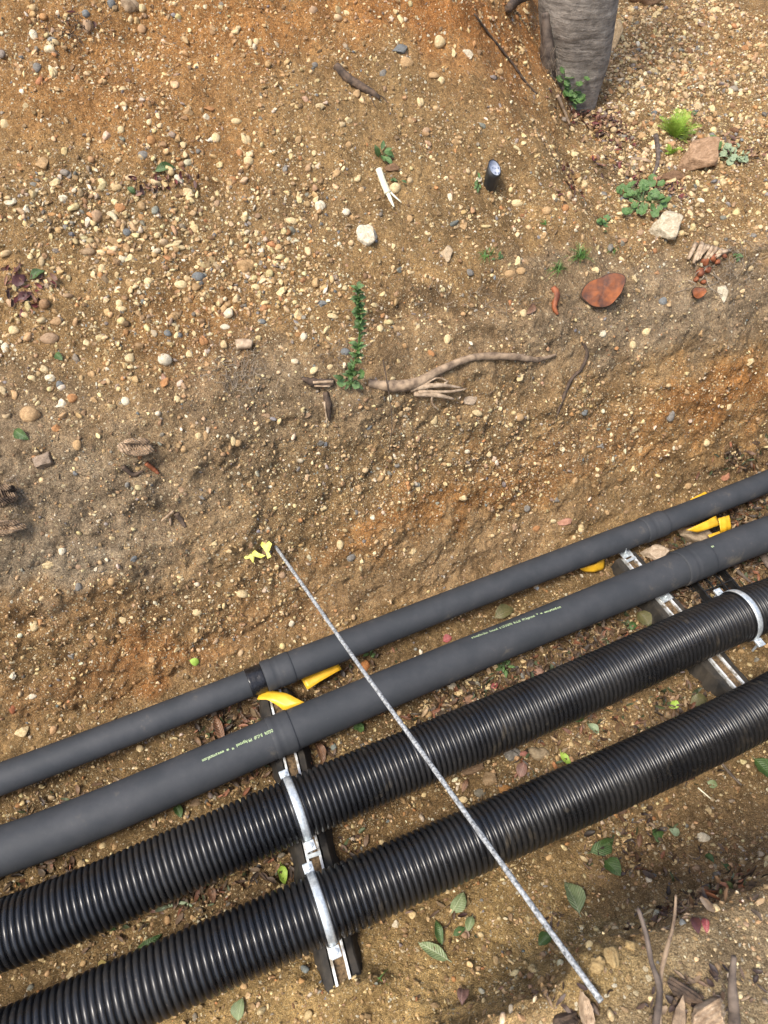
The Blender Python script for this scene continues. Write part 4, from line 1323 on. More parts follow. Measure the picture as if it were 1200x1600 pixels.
def support(p0, p1, label, seed, crossbars):
    a = on_floor(*p0, 0.060); b_ = on_floor(*p1, 0.060)
    ax = (b_ - a); L = ax.length; ax.normalize()
    up = Vector((0, 0, 1)); sx = ax.cross(up).normalized(); up = sx.cross(ax)
    mid = (a + b_) / 2
    th = empty('pipe_support', mid - up * 0.06, label=label, cat='support', group='black rubber pipe supports across the trench')
    org = th.location
    rr = random.Random(seed)
    # rubber block: trapezoid with sloping sides, worn edges
    rows = []
    nseg = 30
    V = []; F = []
    for i in range(nseg + 1):
        f = i / nseg
        c = a + ax * (L * f)
        jn = lambda k: rr.uniform(-k, k)
        wt = 0.038 + jn(.002); wb = 0.062 + jn(.005)
        if i in (0, nseg): wt *= .93; wb *= .93
        sec = [(-wb, -0.075), (-wt - 0.004, -0.012), (-wt, -0.0065), (-0.0225, -0.006), (-0.0215, -0.030), (0.0215, -0.030), (0.0225, -0.006), (wt, -0.0065), (wt + 0.004, -0.012), (wb, -0.075)]
        V += [c + sx * (x + jn(.0008)) + up * (z + jn(.0008)) for x, z in sec]
    m_ = 10
    for i in range(nseg):
        for k in range(m_ - 1):
            F.append((i * m_ + k, i * m_ + k + 1, (i + 1) * m_ + k + 1, (i + 1) * m_ + k))
    F.append(tuple(range(m_))[::-1]); F.append(tuple(nseg * m_ + k for k in range(m_)))
    obj('rubber_block', mesh_py('rubber_block', local(V, org), F, M['rubber'], False), parent=th)
    # channel: floor, two walls, two inward lips
    for sgn in (-1, 1):
        g = Geo()
        g.box((a + b_) / 2 + sx * (sgn * 0.0178) + up * (-0.014), ax, sx, up, L / 2 - .004, 0.0010, 0.014)
        g.box((a + b_) / 2 + sx * (sgn * 0.0158) + up * (0.0008), ax, sx, up, L / 2 - .004, 0.0029, 0.0009)
        g.box((a + b_) / 2 + sx * (sgn * 0.0134) + up * (-0.0035), ax, sx, up, L / 2 - .004, 0.0008, 0.0035)
        obj('channel_lip', g.build('channel_lip', M['galv_dirty'], org), parent=th)
    g = Geo()
    g.box((a + b_) / 2 + up * (-0.0275), ax, sx, up, L / 2 - .004, 0.0180, 0.0009)
    obj('channel_base', g.build('channel_base', M['galv_dirty'], org), parent=th)
    V = []; F = []
    for i in range(61):
        for k, x in enumerate((-.0126, -.004, .004, .0126)):
            V.append(a + ax * (.006 + (L - .012) * i / 60) + sx * x + up * (-.0085 + rr.uniform(-.003, .003)))
    for i in range(60):
        for k in range(3):
            F.append((i * 4 + k, i * 4 + k + 1, i * 4 + k + 5, i * 4 + k + 4))
    obj('dirt_fill', mesh_py('dirt_fill', local(V, org), F, M['dirt'], True), parent=th)
    for f in crossbars:
        g = Geo()
        g.box(a + ax * (L * f) + up * 0.0030, ax, sx, up, 0.005, 0.0190, 0.0012)
        obj('end_plate', g.build('end_plate', M['galv'], org), parent=th)
    return th, a, b_, ax, sx, up


s1_, sa, sb, sax, ssx, sup = support((428, 1078), (542, 1556), 'black rubber support with slotted steel rail at left, under all pipes', 1, [0.21, 0.60])
s2_, ta, tb, tax, tsx, tup = support((978, 866), (1200, 1122), 'black rubber support with steel rail at right, beside the black crate', 2, [0.04, 0.28])

def bolt(g, c, up, ax, r=0.0065, h=0.006):
    s = up.cross(ax).normalized()
    V = []
    for z in (0, h):
        for k in range(6):
            th = math.pi / 3 * k
            V.append(c + ax * math.cos(th) * r + s * math.sin(th) * r + up * z)
    g.add(V, [(0, 1, 2, 3, 4, 5)[::-1], (6, 7, 8, 9, 10, 11)] + [(k, (k + 1) % 6, (k + 1) % 6 + 6, k + 6) for k in range(6)])


def clamp(pp, q, label, Rr=0.0765, wd=0.0098, skew=0.0):
    p, T, A, B = pp.at(q)
    T = (T + A * skew).normalized(); A = (A - T * A.dot(T)).normalized(); B = T.cross(A)
    base = p - B * (Rr + 0.005)
    th = empty('pipe_clamp', base, label=label, cat='clamp', group='bright steel clamps over the corrugated pipes')
    org = th.location
    V = []; F = []
    seg = 40
    a0, a1 = R(-32), R(212)
    prof_ = [(-wd, 0), (-wd, .0018), (-wd * .55, .0034), (0, .0040), (wd * .55, .0034), (wd, .0018), (wd, 0)]
    for i in range(seg + 1):
        t = a0 + (a1 - a0) * i / seg
        for x, r in prof_:
            V.append(p + T * x + (A * math.cos(t) + B * math.sin(t)) * (Rr + r))
    m_ = len(prof_)
    for i in range(seg):
        for k in range(m_):
            k2 = (k + 1) % m_
            F.append((i * m_ + k, (i + 1) * m_ + k, (i + 1) * m_ + k2, i * m_ + k2))
    F.append(tuple(range(m_))); F.append(tuple(seg * m_ + k for k in range(m_))[::-1])
    obj('band', mesh_py('band', local(V, org), F, M['galv'], True), parent=th)
    # rubber lining peeping out either side
    for sg in (-1, 1):
        V = []; F = []
        for i in range(seg + 1):
            t = a0 + (a1 - a0) * i / seg
            for x, r in ((sg * wd, -.001), (sg * wd, .0022), (sg * (wd + .0028), .0022), (sg * (wd + .0028), -.001)):
                V.append(p + T * x + (A * math.cos(t) + B * math.sin(t)) * (Rr + r))
        for i in range(seg):
            for k in range(4):
                F.append((i * 4 + k, (i + 1) * 4 + k, (i + 1) * 4 + (k + 1) % 4, i * 4 + (k + 1) % 4))
        obj('rubber_lining', mesh_py('rubber_lining', local(V, org), F, M['black_plastic'], True), parent=th)
    for sg, t in ((1, R(-5)), (-1, R(185))):
        c = p + (A * math.cos(t) + B * math.sin(t)) * (Rr + 0.0165) + B * 0.0
        g = Geo()
        g.box(c, T, A, B, 0.0120, 0.0125, 0.0035)
        e = obj('clamp_ear', g.build('clamp_ear', M['galv'], org), parent=th)
        bevel(e, .0018)
        g = Geo(); bolt(g, c + B * .0036, B, A)
        g.tube([c - B * 0.05, c + B * 0.012], 0.0035, 8)
        obj('bolt', g.build('bolt', M['galv'], org), parent=e)
    return th


def q_near(pp, P_):
    return float(pp.s[np.argmin(np.linalg.norm(pp.P - np.array(P_), axis=1))])


def cross_q(pp, a, ax):
    # arc length where the line a+t*ax passes under the pipe
    d_ = pp.P[:, :2] - np.array(a)[:2]
    nn_ = np.array([-ax.y, ax.x])
    return float(pp.s[np.argmin(np.abs(d_ @ nn_))])


off = ssx * 0.012
clamp(pC, cross_q(pC, sa + off, sax), 'steel clamp over the upper corrugated pipe on the left support')
clamp(pD, cross_q(pD, sa + off, sax), 'steel clamp over the lower corrugated pipe on the left support')
q3, _ = pC.find(1176, 945, 0.0765)
clamp(pC, q3, 'thin bright steel clamp around the upper corrugated pipe at the right edge')

# loose channel nuts with screws on the right support rail
for (px, py, tall, lb) in [(978, 866, True, 'bright channel nut with upright screw between the smooth pipes'), (1040, 934, False, 'bright channel nut with flat screw under the big smooth pipe')]:
    c = on_floor(px, py, 0.064)
    th = empty('channel_nut', c, label=lb, cat='bracket', group='channel nuts on the right support rail')
    g = Geo(); g.box(c + tup * 0.002, tax, tsx, tup, 0.013, 0.019, 0.0022)
    e = obj('plate', g.build('plate', M['galv'], c), parent=th); bevel(e, .001)
    g = Geo(); bolt(g, c + tup * .0045, tup, tax, 0.0085, 0.006)
    obj('hex_nut', g.build('hex_nut', M['galv'], c), parent=th)
    g = Geo(); g.tube([c + tup * .004, c + tup * (.05 if tall else .015) + (tsx * 0.018 if tall else Vector())], 0.0042, 10)
    obj('screw', g.build('screw', M['galv'], c), parent=th)

# ------------------------------------------------------------------ STEEL ROD ACROSS THE TRENCH
P0, _ = hit(432, 856); P1, _ = hit(938, 1562)
P0 = P0 - ray(432, 856) * 0.004; P1 = P1 - ray(938, 1562) * 0.030
dirr = (P1 - P0).normalized()
g = Geo()
pts = [P0 - dirr * 0.05 + (P1 - P0 + dirr * 0.052) * (i / 60) for i in range(61)]
g.tube([p + Vector((0, 0, 0.002 * math.sin(i * .2) - 0.010 * math.sin(math.pi * i / 60))) for i, p in enumerate(pts)], [0.0047 * (1 + 0.06 * math.sin(i * 1.9)) for i in range(61)], 12, rough=0.05)
o = obj('steel_rod', g.build('steel_rod', M['rod'], P0, True), label='flaking galvanised steel rod slanting across the trench over all four pipes', cat='rod')
o.location = P0

# ------------------------------------------------------------------ LEAVES
def leaf_mesh(name, mat, width=0.5, fold=0.18, curl=0.15, lobes=0, nx=4, ny=7, stem=0.12, wave=0.03, shape=1.0):
    V = []; F = []
    rr = random.Random(int(width * 1e4 + curl * 1e3) & 0xffff)
    sk = rr.uniform(-.10, .10); tw = rr.uniform(-.5, .5) * curl
    for j in range(ny + 1):
        t = j / ny
        wv = math.sin(math.pi * t ** (0.85 * shape)) ** 0.8 * width * 0.5 if 0 < t < 1 else 0.004
        if lobes: wv *= 1 + 0.22 * math.cos(t * math.pi * 2 * lobes)
        for i in range(nx + 1):
            x = (i / nx - 0.5) * 2
            z = fold * abs(x) * wv + curl * (t - 0.5) ** 2 * -1 + wave * math.sin(x * 3 + t * 9) + curl * 0.25
            z += tw * x * wv * (t - .3) * 3
            V.append((x * wv * (1 + (rr.uniform(-.10, .08) if i in (0, nx) else 0)) + sk * math.sin(math.pi * t), t, z))
    for j in range(ny):
        for i in range(nx):
            a = j * (nx + 1) + i
            F.append((a, a + 1, a + nx + 2, a + nx + 1))
    if stem:
        k = len(V)
        V += [(-.012, -stem, 0), (.012, -stem, 0), (.012, .02, .01), (-.012, .02, .01), (0, -stem, .03), (0, .02, .04)]
        F += [(k, k + 1, k + 2, k + 3), (k, k + 4, k + 5, k + 3), (k + 1, k + 2, k + 5, k + 4)]
    me_ = mesh_py(name, V, F, mat, True)
    return me_


def round_leaf(name, mat, lobes=5, cup=0.15):
    """roundish lobed leaf, stalk at the origin edge"""
    V = [(0, .5, -.02)]; nn_ = 30
    for ring, rr in ((1, .5), (2, 1.0)):
        for k in range(nn_):
            a = 2 * math.pi * k / nn_ - math.pi / 2
            r = 0.5 * rr * (1 + (0.16 * abs(math.sin(a * lobes / 2 + math.pi / 4)) - 0.08 if ring == 2 else 0))
            if abs(k) < 1 and ring == 2: r *= 0.45
            V.append((r * math.cos(a), 0.5 + r * math.sin(a), cup * r * r * 2 + 0.02 * math.sin(a * 5)))
    F = [(0, 1 + k, 1 + (k + 1) % nn_) for k in range(nn_)]
    F += [(1 + k, 1 + nn_ + k, 1 + nn_ + (k + 1) % nn_, 1 + (k + 1) % nn_) for k in range(nn_)]
    return mesh_py(name, V, F, mat, True)


def basis(o, P_, yd, zd, sx, sy, sz):
    y = yd.normalized(); z = (zd - y * zd.dot(y)).normalized(); x = y.cross(z)
    mt = Matrix((x * sx, y * sy, z * sz)).transposed().to_4x4()
    mt.translation = P_
    o.matrix_world = mt


def put_leaf(x0, y0, x1, y1, wpx, mat, label, name='fallen_leaf', lift=0.006, fold=0.2, curl=0.2, cat='leaf', tilt=0.0, lobes=0, group=None, shape=1.0):
    A_, na = hit(x0, y0); B_, nb = hit(x1, y1)
    nn_ = (smooth_normal((x0 + x1) / 2, (y0 + y1) / 2, 10) * 0.6 - ray(x0, y0).normalized() * 0.5).normalized()
    yd = B_ - A_
    dm = (depth(A_) + depth(B_)) / 2
    L = math.hypot(x1 - x0, y1 - y0) * dm / F_PX
    if yd.length > 1.6 * L: yd = (RGT * (x1 - x0) - UPV * (y1 - y0))
    me_ = leaf_mesh('leaf', M[mat], width=wpx * dm / F_PX / L, fold=fold, curl=curl, lobes=lobes, shape=shape)
    o = bpy.data.objects.new(name, me_)
    basis(o, A_ + nn_ * lift, yd, nn_, L, L, L)
    if tilt:
        o.matrix_world = o.matrix_world @ Matrix.Rotation(tilt, 4, 'Y')
    link(o, label=label, cat=cat, group=group)
    return o


LEAVES = [
    (905, 1428, 882, 1378, 32, 'green_pale', 'large pale green leaf, veined underside up, on yellow earth right of the rod'),
    (922, 1332, 962, 1310, 26, 'green', 'broad dark green leaf, upper one of a pair below the lower corrugated pipe'),
    (945, 1345, 968, 1368, 28, 'green', 'crumpled green leaf, lower one of a pair below the lower corrugated pipe'),
    (705, 1427, 724, 1396, 23, 'green_pale', 'oval pale green leaf below the lower corrugated pipe'),
    (690, 1478, 682, 1442, 15, 'green', 'narrow dark green leaf left of two small ones in yellow sand'),
    (700, 1500, 655, 1473, 22, 'green_pale', 'dusty pale green leaf half covered by yellow sand'),
    (738, 1432, 730, 1455, 16, 'green_pale', 'small dull green leaf touching a red scrap in yellow sand'),
    (708, 1462, 728, 1450, 13, 'green', 'small bright green leaf pointing right in yellow sand'),
    (862, 1462, 842, 1478, 20, 'green', 'bright green leaf tip poking out beside the rod'),
    (1130, 1352, 1158, 1384, 22, 'green', 'long green leaf at lower right above the near bank'),
    (1103, 1335, 1115, 1348, 12, 'green', 'small green leaf left of the long one at lower right'),
    (1062, 1303, 1046, 1296, 14, 'green_grey', 'small grey-green round leaf on the earth at right'),
    (1025, 1296, 1028, 1320, 18, 'green', 'dark green crumpled leaf left of the grey-green round one'),
    (1178, 1186, 1206, 1216, 30, 'green', 'large green leaf cut by the right edge of the photo'),
    (1104, 1222, 1120, 1228, 14, 'green_pale', 'small pale green square-ended leaf under the lower corrugated pipe at right'),
    (372, 1596, 378, 1566, 24, 'green_pale', 'pale green leaf at the bottom edge of the photo'),
    (153, 1449, 184, 1453, 15, 'green', 'green leaf touching the near side of the upper corrugated pipe at left'),
    (438, 1350, 444, 1380, 18, 'green_bright', 'bright yellow-green leaf left of the rubber support'),
    (213, 1485, 250, 1462, 12, 'green', 'narrow green leaf tucked against the lower corrugated pipe'),
    (274, 1258, 284, 1278, 15, 'green', 'green leaf between smooth and corrugated pipes at left'),
    (1058, 1108, 1050, 1096, 18, 'green_bright', 'small bright green leaf beside the round olive one'),
    (1078, 1100, 1108, 1092, 22, 'green_olive', 'round olive leaf against the lower corrugated pipe'),
    (893, 1127, 915, 1117, 13, 'green', 'narrow green leaf under the upper corrugated pipe'),
    (918, 1132, 934, 1146, 14, 'green_grey', 'pale blue-green leaf between the corrugated pipes'),
    (876, 1174, 892, 1196, 13, 'green_bright', 'pointed green leaf standing at the lower corrugated pipe'),
    (997, 956, 1016, 978, 26, 'green_olive', 'broad olive green leaf resting on the right rubber support'),
    (772, 966, 806, 950, 22, 'green_olive', 'olive mottled leaf between the two smooth pipes'),
    (985, 985, 994, 972, 14, 'green', 'dark green leaf left of the broad olive one'),
    (1148, 868, 1170, 872, 10, 'green', 'small green leaf behind the black crate'),
    (388, 1082, 404, 1068, 14, 'green_bright', 'small green leaf peeping from under the top pipe near the tape'),
    (296, 1032, 312, 1036, 14, 'green_bright', 'tiny bright green leaf alone on the trench wall'),
    (88, 552, 100, 565, 13, 'green', 'green leaf on a thin stalk on the left slope'),
    (24, 672, 48, 688, 18, 'green', 'dark green leaf at the left edge above the dark soil'),
    (242, 268, 274, 262, 14, 'green', 'green leaf on top of the dark leaf pile'),
    (199, 293, 210, 302, 10, 'green', 'small green leaf at the left end of the dark leaf pile'),
    (48, 436, 70, 424, 14, 'green', 'green leaf on the maroon leaf heap at left'),
    (1104, 1460, 1100, 1430, 13, 'leaf_red', 'pink-red leaf standing at the near bank edge'),
    (1092, 1462, 1080, 1428, 16, 'leaf_maroon', 'black-maroon curled leaf beside the pink-red one'),
    (722, 1572, 724, 1540, 20, 'leaf_pink', 'folded pinkish brown leaf in yellow sand at the bottom'),
    (692, 1002, 706, 996, 14, 'leaf_red', 'small crimson leaf between the smooth pipes right of the rod'),
    (768, 1080, 778, 1066, 10, 'leaf_red', 'small crimson leaf between smooth and corrugated pipes'),
    (812, 1216, 820, 1190, 18, 'leaf_pink', 'folded reddish brown leaf between the corrugated pipes'),
    (722, 1238, 730, 1216, 9, 'leaf_brown', 'thin brown leaf strip left of the orange oval pebble'),
    (1064, 1218, 1092, 1200, 12, 'leaf_maroon', 'dark red curled leaf under the lower corrugated pipe'),
    (998, 1325, 1000, 1302, 9, 'leaf_brown', 'narrow red-brown leaf left of the green crumpled one'),
    (328, 1385, 334, 1410, 15, 'leaf_brown', 'upright red-brown leaf against the upper corrugated pipe'),
    (226, 1418, 252, 1426, 10, 'leaf_pink', 'salmon coloured curled leaf between the corrugated pipes'),
    (350, 1165, 335, 1112, 14, 'leaf_brown', 'tan dry leaf between the smooth pipes left of the support'),
    (900, 1115, 932, 1122, 16, 'leaf_brown', 'flat chestnut leaf under the upper corrugated pipe'),
    (1118, 1040, 1128, 1030, 1, 'leaf_brown', ''),
    (505, 1195, 492, 1160, 15, 'leaf_brown', 'upright chestnut leaf beside the left support under the big pipe'),
    (28, 470, 50, 458, 15, 'leaf_maroon', 'maroon leaf on the heap at left'),
    (822, 492, 836, 470, 12, 'leaf_brown', 'curled red-brown leaf in the dark soil left of the cut root'),
    (20, 448, 40, 430, 18, 'leaf_maroon', 'dark maroon curled leaf uppermost on the heap at left'),
]
for (x0, y0, x1, y1, wp, mt, lb) in LEAVES:
    if lb: put_leaf(x0, y0, x1, y1, wp * .92, mt, lb, fold=random.uniform(.15, .7), curl=random.uniform(.2, .9), tilt=random.uniform(-.25, .25), lift=.004)

# ------------------------------------------------------------------ LITTER (uncountable)
def litter(name, patches, count, lo, hi, cols, seed, label):
    rng = np.random.default_rng(seed)
    w_ = np.zeros(len(Pf))
    for (cx, cy, rx, ry, ang, a_) in patches:
        w_ += a_ * blob(cx, cy, rx, ry, ang, 1.6, 10)
    w_ *= fine
    w_[w_ < 0.03] = 0
    w_ /= w_.sum()
    ids = rng.choice(len(Pf), count, p=w_)
    nx, ny = 2, 3
    Vs = []; Fs = []; Cs = []; off = 0
    for i in ids:
        L = rng.uniform(lo, hi); W_ = L * rng.uniform(0.22, 0.6)
        nn_ = GN[i] + rng.normal(0, 0.45, 3); nn_ /= np.linalg.norm(nn_)
        a = np.cross(nn_, rng.normal(size=3)); a /= np.linalg.norm(a); b_ = np.cross(nn_, a)
        cu = rng.uniform(-0.5, 1.3); fo = rng.uniform(0, 1.2)
        base = Pf[i] + GN[i] * rng.uniform(0.001, 0.010)
        V = []
        for j in range(ny + 1):
            t = j / ny
            wv = W_ * 0.5 * (math.sin(math.pi * (0.08 + 0.84 * t)) ** 0.7)
            for k in range(nx + 1):
                x = (k - 1)
                V.append(base + a * (t - .5) * L + b_ * x * wv * rng.uniform(.75, 1.1) + nn_ * (fo * abs(x) * wv + cu * L * (t - .5) ** 2))
        V = np.array(V)
        F = [(j * 3 + k, j * 3 + k + 1, (j + 1) * 3 + k + 1, (j + 1) * 3 + k) for j in range(ny) for k in range(nx)]
        Vs.append(V); Fs.append(np.array(F) + off); off += len(V)
        c = np.array(cols[rng.integers(len(cols))]) * rng.uniform(0.6, 1.3)
        Cs.append(np.repeat(c[None], len(V), 0))
    me_ = mesh_np(name, np.concatenate(Vs), np.concatenate(Fs), M['litter'])
    vcol(me_, 'tint', np.concatenate(Cs))
    return obj(name, me_, label=label, cat='leaf litter', kind='stuff')


BRC = [(0.13, 0.075, 0.040), (0.085, 0.052, 0.030), (0.17, 0.10, 0.052), (0.065, 0.043, 0.028), (0.22, 0.09, 0.045), (0.33, 0.23, 0.13), (0.045, 0.03, 0.02), (0.12, 0.085, 0.055), (0.10, 0.055, 0.03), (0.06, 0.075, 0.03)]
litter('leaf_litter', [(820, 1070, 190, 34, -24, 1.3), (930, 1010, 60, 40, -24, 1.2), (1130, 890, 110, 55, -20, 1.3), (1165, 800, 70, 30, -22, 1.2), (1150, 715, 60, 16, -20, .5),
                       (1045, 1110, 90, 40, -30, .6), (385, 1120, 70, 34, -24, 1.0), (560, 1055, 70, 26, -24, .35), (500, 1190, 40, 24, -20, .8),
                       (400, 1220, 60, 22, -22, .6), (80, 1290, 140, 34, -22, .5), (230, 1420, 90, 34, -22, .5), (420, 1360, 60, 26, -24, .7), (320, 1400, 60, 40, -20, .7),
                       (900, 1150, 90, 30, -24, .4), (560, 1310, 24, 30, -20, .5), (60, 1370, 70, 20, -20, .5), (990, 1310, 110, 50, 0, .16), (690, 1460, 60, 40, 0, .12), (1120, 1400, 70, 40, 0, .2), (560, 1440, 60, 30, -20, .12), (1090, 1210, 50, 20, -20, .3), (1050, 850, 60, 20, -20, .8)],
       4300, 0.009, 0.032, BRC, 21, 'brown dead leaves and bark scraps lying between the pipes')
litter('leaf_litter', [(930, 185, 60, 22, 25, 1.2), (950, 215, 40, 14, 20, .6), (990, 270, 60, 16, 20, .7), (1030, 300, 50, 14, 20, .4), (1060, 300, 20, 12, 0, .6), (1160, 235, 50, 22, 10, .6), (880, 290, 40, 24, 0, .3),
                       (265, 285, 62, 12, -8, 1.4), (35, 455, 42, 30, -20, 1.1), (115, 45, 50, 16, 20, .25), (700, 1450, 50, 20, 0, .06)],
       620, 0.010, 0.028, [(0.10, 0.045, 0.028), (0.065, 0.03, 0.022), (0.19, 0.09, 0.05), (0.14, 0.035, 0.03), (0.26, 0.16, 0.09)], 22, 'dark dead leaves caught on the mound and behind the tree foot')
litter('bark_scraps', [(900, 1560, 60, 22, -20, 1.0), (1090, 1560, 90, 30, -10, 1.0), (1060, 1425, 70, 24, -20, .3), (985, 1320, 90, 40, 0, .25), (850, 1450, 22, 18, 0, .5)],
       520, 0.006, 0.021, [(0.08, 0.05, 0.035), (0.14, 0.09, 0.06), (0.22, 0.15, 0.09), (0.05, 0.03, 0.025)], 23, 'dark bark scraps on the near bank and at its foot')

# ------------------------------------------------------------------ ROOTS, STICKS, WOOD
def px_path(pts, lift=0.005):
    out = []
    for p in pts:
        x, y = p[0], p[1]
        h = p[2] if len(p) > 2 else lift
        P_, _ = hit(x, y)
        out.append(P_ + smooth_normal(x, y, 10) * h)
    return out


def spline(pts, rad, k=6):
    P_ = [Vector(p) for p in pts]; out = []; ro = []
    for i in range(len(P_) - 1):
        p0 = P_[max(i - 1, 0)]; p1 = P_[i]; p2 = P_[i + 1]; p3 = P_[min(i + 2, len(P_) - 1)]
        for j in range(k):
            t = j / k
            out.append(0.5 * ((2 * p1) + (p2 - p0) * t + (2 * p0 - 5 * p1 + 4 * p2 - p3) * t * t + (3 * p1 - p0 - 3 * p2 + p3) * t ** 3))
            ro.append(rad[i] * (1 - t) + rad[i + 1] * t)
    out.append(P_[-1]); ro.append(rad[-1])
    return out, ro


def stick(name, pts, wpx, mat, label, cat, lift=0.005, seg=10, rough=0.08, extra=None, flat=1.0, parent=None, k=6, group=None):
    W = px_path(pts, lift)
    rad = [wv * depth(p) / F_PX / 2 for wv, p in zip(wpx, W)]
    P_, r_s = spline(W, rad, k)
    g = Geo(); g.tube(P_, r_s, seg, rough=rough, flat=flat)
    org = parent.location if parent else W[0]
    o = obj(name, g.build(name, M[mat], org, True), label=label, cat=cat, parent=parent, group=group)
    if not parent: o.location = org
    return o


# long weathered root
rt = stick('exposed_root', [(575, 600), (612, 603), (650, 598), (690, 578), (740, 560), (800, 558), (835, 562), (866, 554)], [11, 20, 16, 12, 11, 12, 9, 3],
           'wood_pale', 'long pale weathered root curving along the wall right of the tall weed', 'root', lift=0.010, seg=14, rough=0.10)
for pts, wd in (([(640, 606), (680, 602), (718, 604)], [12, 8, 2]), ([(645, 612), (682, 614), (705, 620)], [10, 8, 3]), ([(655, 604), (678, 592), (694, 596)], [5, 3, 2]),
                ([(672, 610), (672, 626), (680, 636)], [5, 4, 2]), ([(690, 600), (696, 596)], [4, 2]), ([(652, 609), (700, 610), (724, 605)], [6, 5, 2])):
    stick('splinter', pts, wd, 'wood_split', None, None, lift=0.014, seg=7, rough=0.18, parent=rt, k=4)
rt = stick('dark_root', [(524, 104), (540, 122), (562, 137), (580, 147), (592, 156)], [12, 14, 13, 10, 4], 'wood_dark', 'dark brown root stub lying on the mound above the seedling', 'root', lift=0.006, rough=.12)
for pts in ([(575, 145), (582, 160), (586, 168)], [(560, 138), (560, 150)], [(582, 148), (596, 152), (604, 162)]):
    stick('rootlet', pts, [3] + [1.5] * (len(pts) - 1), 'wood_dark', None, None, seg=5, parent=rt, k=3)
stick('thin_root', [(908, 532), (916, 552), (908, 575), (892, 592), (880, 618), (868, 652)], [5, 6, 5, 6, 6, 3], 'wood_dark', 'thin dark root hanging down the wall below the big cut root', 'root', lift=0.003, seg=7, rough=.15)
stick('thin_root', [(740, 22), (770, 62), (800, 100), (830, 140), (868, 170)], [3, 4, 4, 4, 3], 'wood_dark', 'thin dark root running down the edge of the mound left of the trunk', 'root', lift=0.002, seg=6, rough=.2)
stick('thin_root', [(868, 150), (878, 172), (888, 196)], [7, 5, 3], 'wood_pale', 'pale short root at the trunk foot below the ivy leaves', 'root', lift=0.006, seg=7)
stick('thin_root', [(786, 18), (800, 6), (826, -6)], [12, 15, 14], 'wood_dark', 'thick brown root behind the mound at the top edge, left of the trunk', 'root', lift=0.02, seg=9)
stick('thin_root', [(596, 565), (600, 600), (607, 650), (606, 700)], [2.0, 2.0, 1.6, 1.2], 'wood_dark', 'hair-thin dark rootlet crossing the long weathered root', 'root', lift=0.022, seg=5)
stick('dead_twig', [(985, 288), (1000, 240), (1024, 214), (1028, 250), (1020, 275)][2:], [8, 7, 4], 'twig', 'short brown twig left of the feathery plant', 'twig', seg=7)
stick('dead_twig', [(985, 250), (1005, 252), (1018, 256)], [6, 7, 3], 'wood_pale', 'pale short twig left of the feathery plant', 'twig', seg=7)
stick('dead_twig', [(222, 1421), (250, 1420), (284, 1412), (300, 1416)][1:], [5, 6, 3], 'green_grey', 'lichen-grey twig between the corrugated pipes', 'twig', seg=7)
stick('dead_twig', [(1122, 1188), (1140, 1210), (1158, 1228)], [4, 5, 3], 'twig', 'grey twig under the lower corrugated pipe at right', 'twig', seg=7)
stick('dead_twig', [(1090, 1232), (1110, 1250)], [3, 2], 'bone', 'thin cream straw under the lower corrugated pipe at right', 'straw', seg=6)
stick('wood_strip', [(1183, 862), (1196, 880), (1212, 900)], [14, 15, 15], 'twig', 'flat brown strip of wood behind the right clamp at the edge', 'wood', seg=8, flat=.4, lift=0.012)
stick('wood_strip', [(1138, 875), (1152, 896), (1176, 916)], [5, 6, 4], 'twig', 'thin curved bark strip behind the black crate', 'bark', seg=6, lift=0.012)
# vertical twigs on the near bank
b1 = px_path([(998, 1418, 0.02), (1012, 1468, 0.04), (1018, 1500, 0.05), (1030, 1550, 0.03), (1022, 1615, 0.0)])
def bank_stick(name, P_px, wpx, mat, label, cat, zs, seg=9):
    """stick over the near bank, each point at its own height above the trench floor"""
    W = []
    for (x, y), z in zip(P_px, zs):
        dd = ray(x, y); t = (2.0 - z) / -dd.z
        W.append(CAM + dd * t)
    rad = [wv * depth(p) / F_PX / 2 for wv, p in zip(wpx, W)]
    P_, r_s = spline(W, rad, 5)
    g = Geo(); g.tube(P_, r_s, seg, rough=.10)
    o = obj(name, g.build(name, M[mat], W[0], True), label=label, cat=cat); o.location = W[0]
    return o


bank_stick('dead_twig', [(997, 1419), (1010, 1462), (1017, 1500), (1030, 1545), (1025, 1600), (1015, 1660)], [6, 8, 8, 10, 11, 12], 'twig', 'longest grey-brown twig, leftmost over the near bank', 'twig', [.80, .80, .79, .775, .75, .70])
bank_stick('dead_twig', [(1056, 1398), (1053, 1440), (1040, 1490), (1032, 1530), (1030, 1600), (1030, 1660)], [3, 5, 7, 7, 8, 9], 'wood_pale', 'knotty brown twig crossing behind the longest one on the near bank', 'twig', [.77, .77, .765, .76, .74, .70])
bank_stick('dead_twig', [(1147, 1494), (1144, 1530), (1146, 1570), (1150, 1620)], [8, 12, 17, 20], 'twig', 'thick purple-grey twig stump, rightmost over the near bank', 'twig', [.84, .82, .79, .72])
def bank_wood(name, px, py, hx, hy, hz, ang, mat, label, z, seed):
    dd = ray(px, py); t = (2.0 - z) / -dd.z; c = CAM + dd * t
    V, F = shape_stone(3, 'block', np.random.default_rng(seed))
    V = V * np.array([hx, hy, hz])
    V[:, 2] += 0.10 * hz * np.sin(V[:, 1] / hy * 17)
    me_ = mesh_np(name, V, F, M[mat], False)
    o = obj(name, me_, label=label, cat='wood'); o.location = c; o.rotation_euler = (0.15, 0.2, R(ang))
    return o


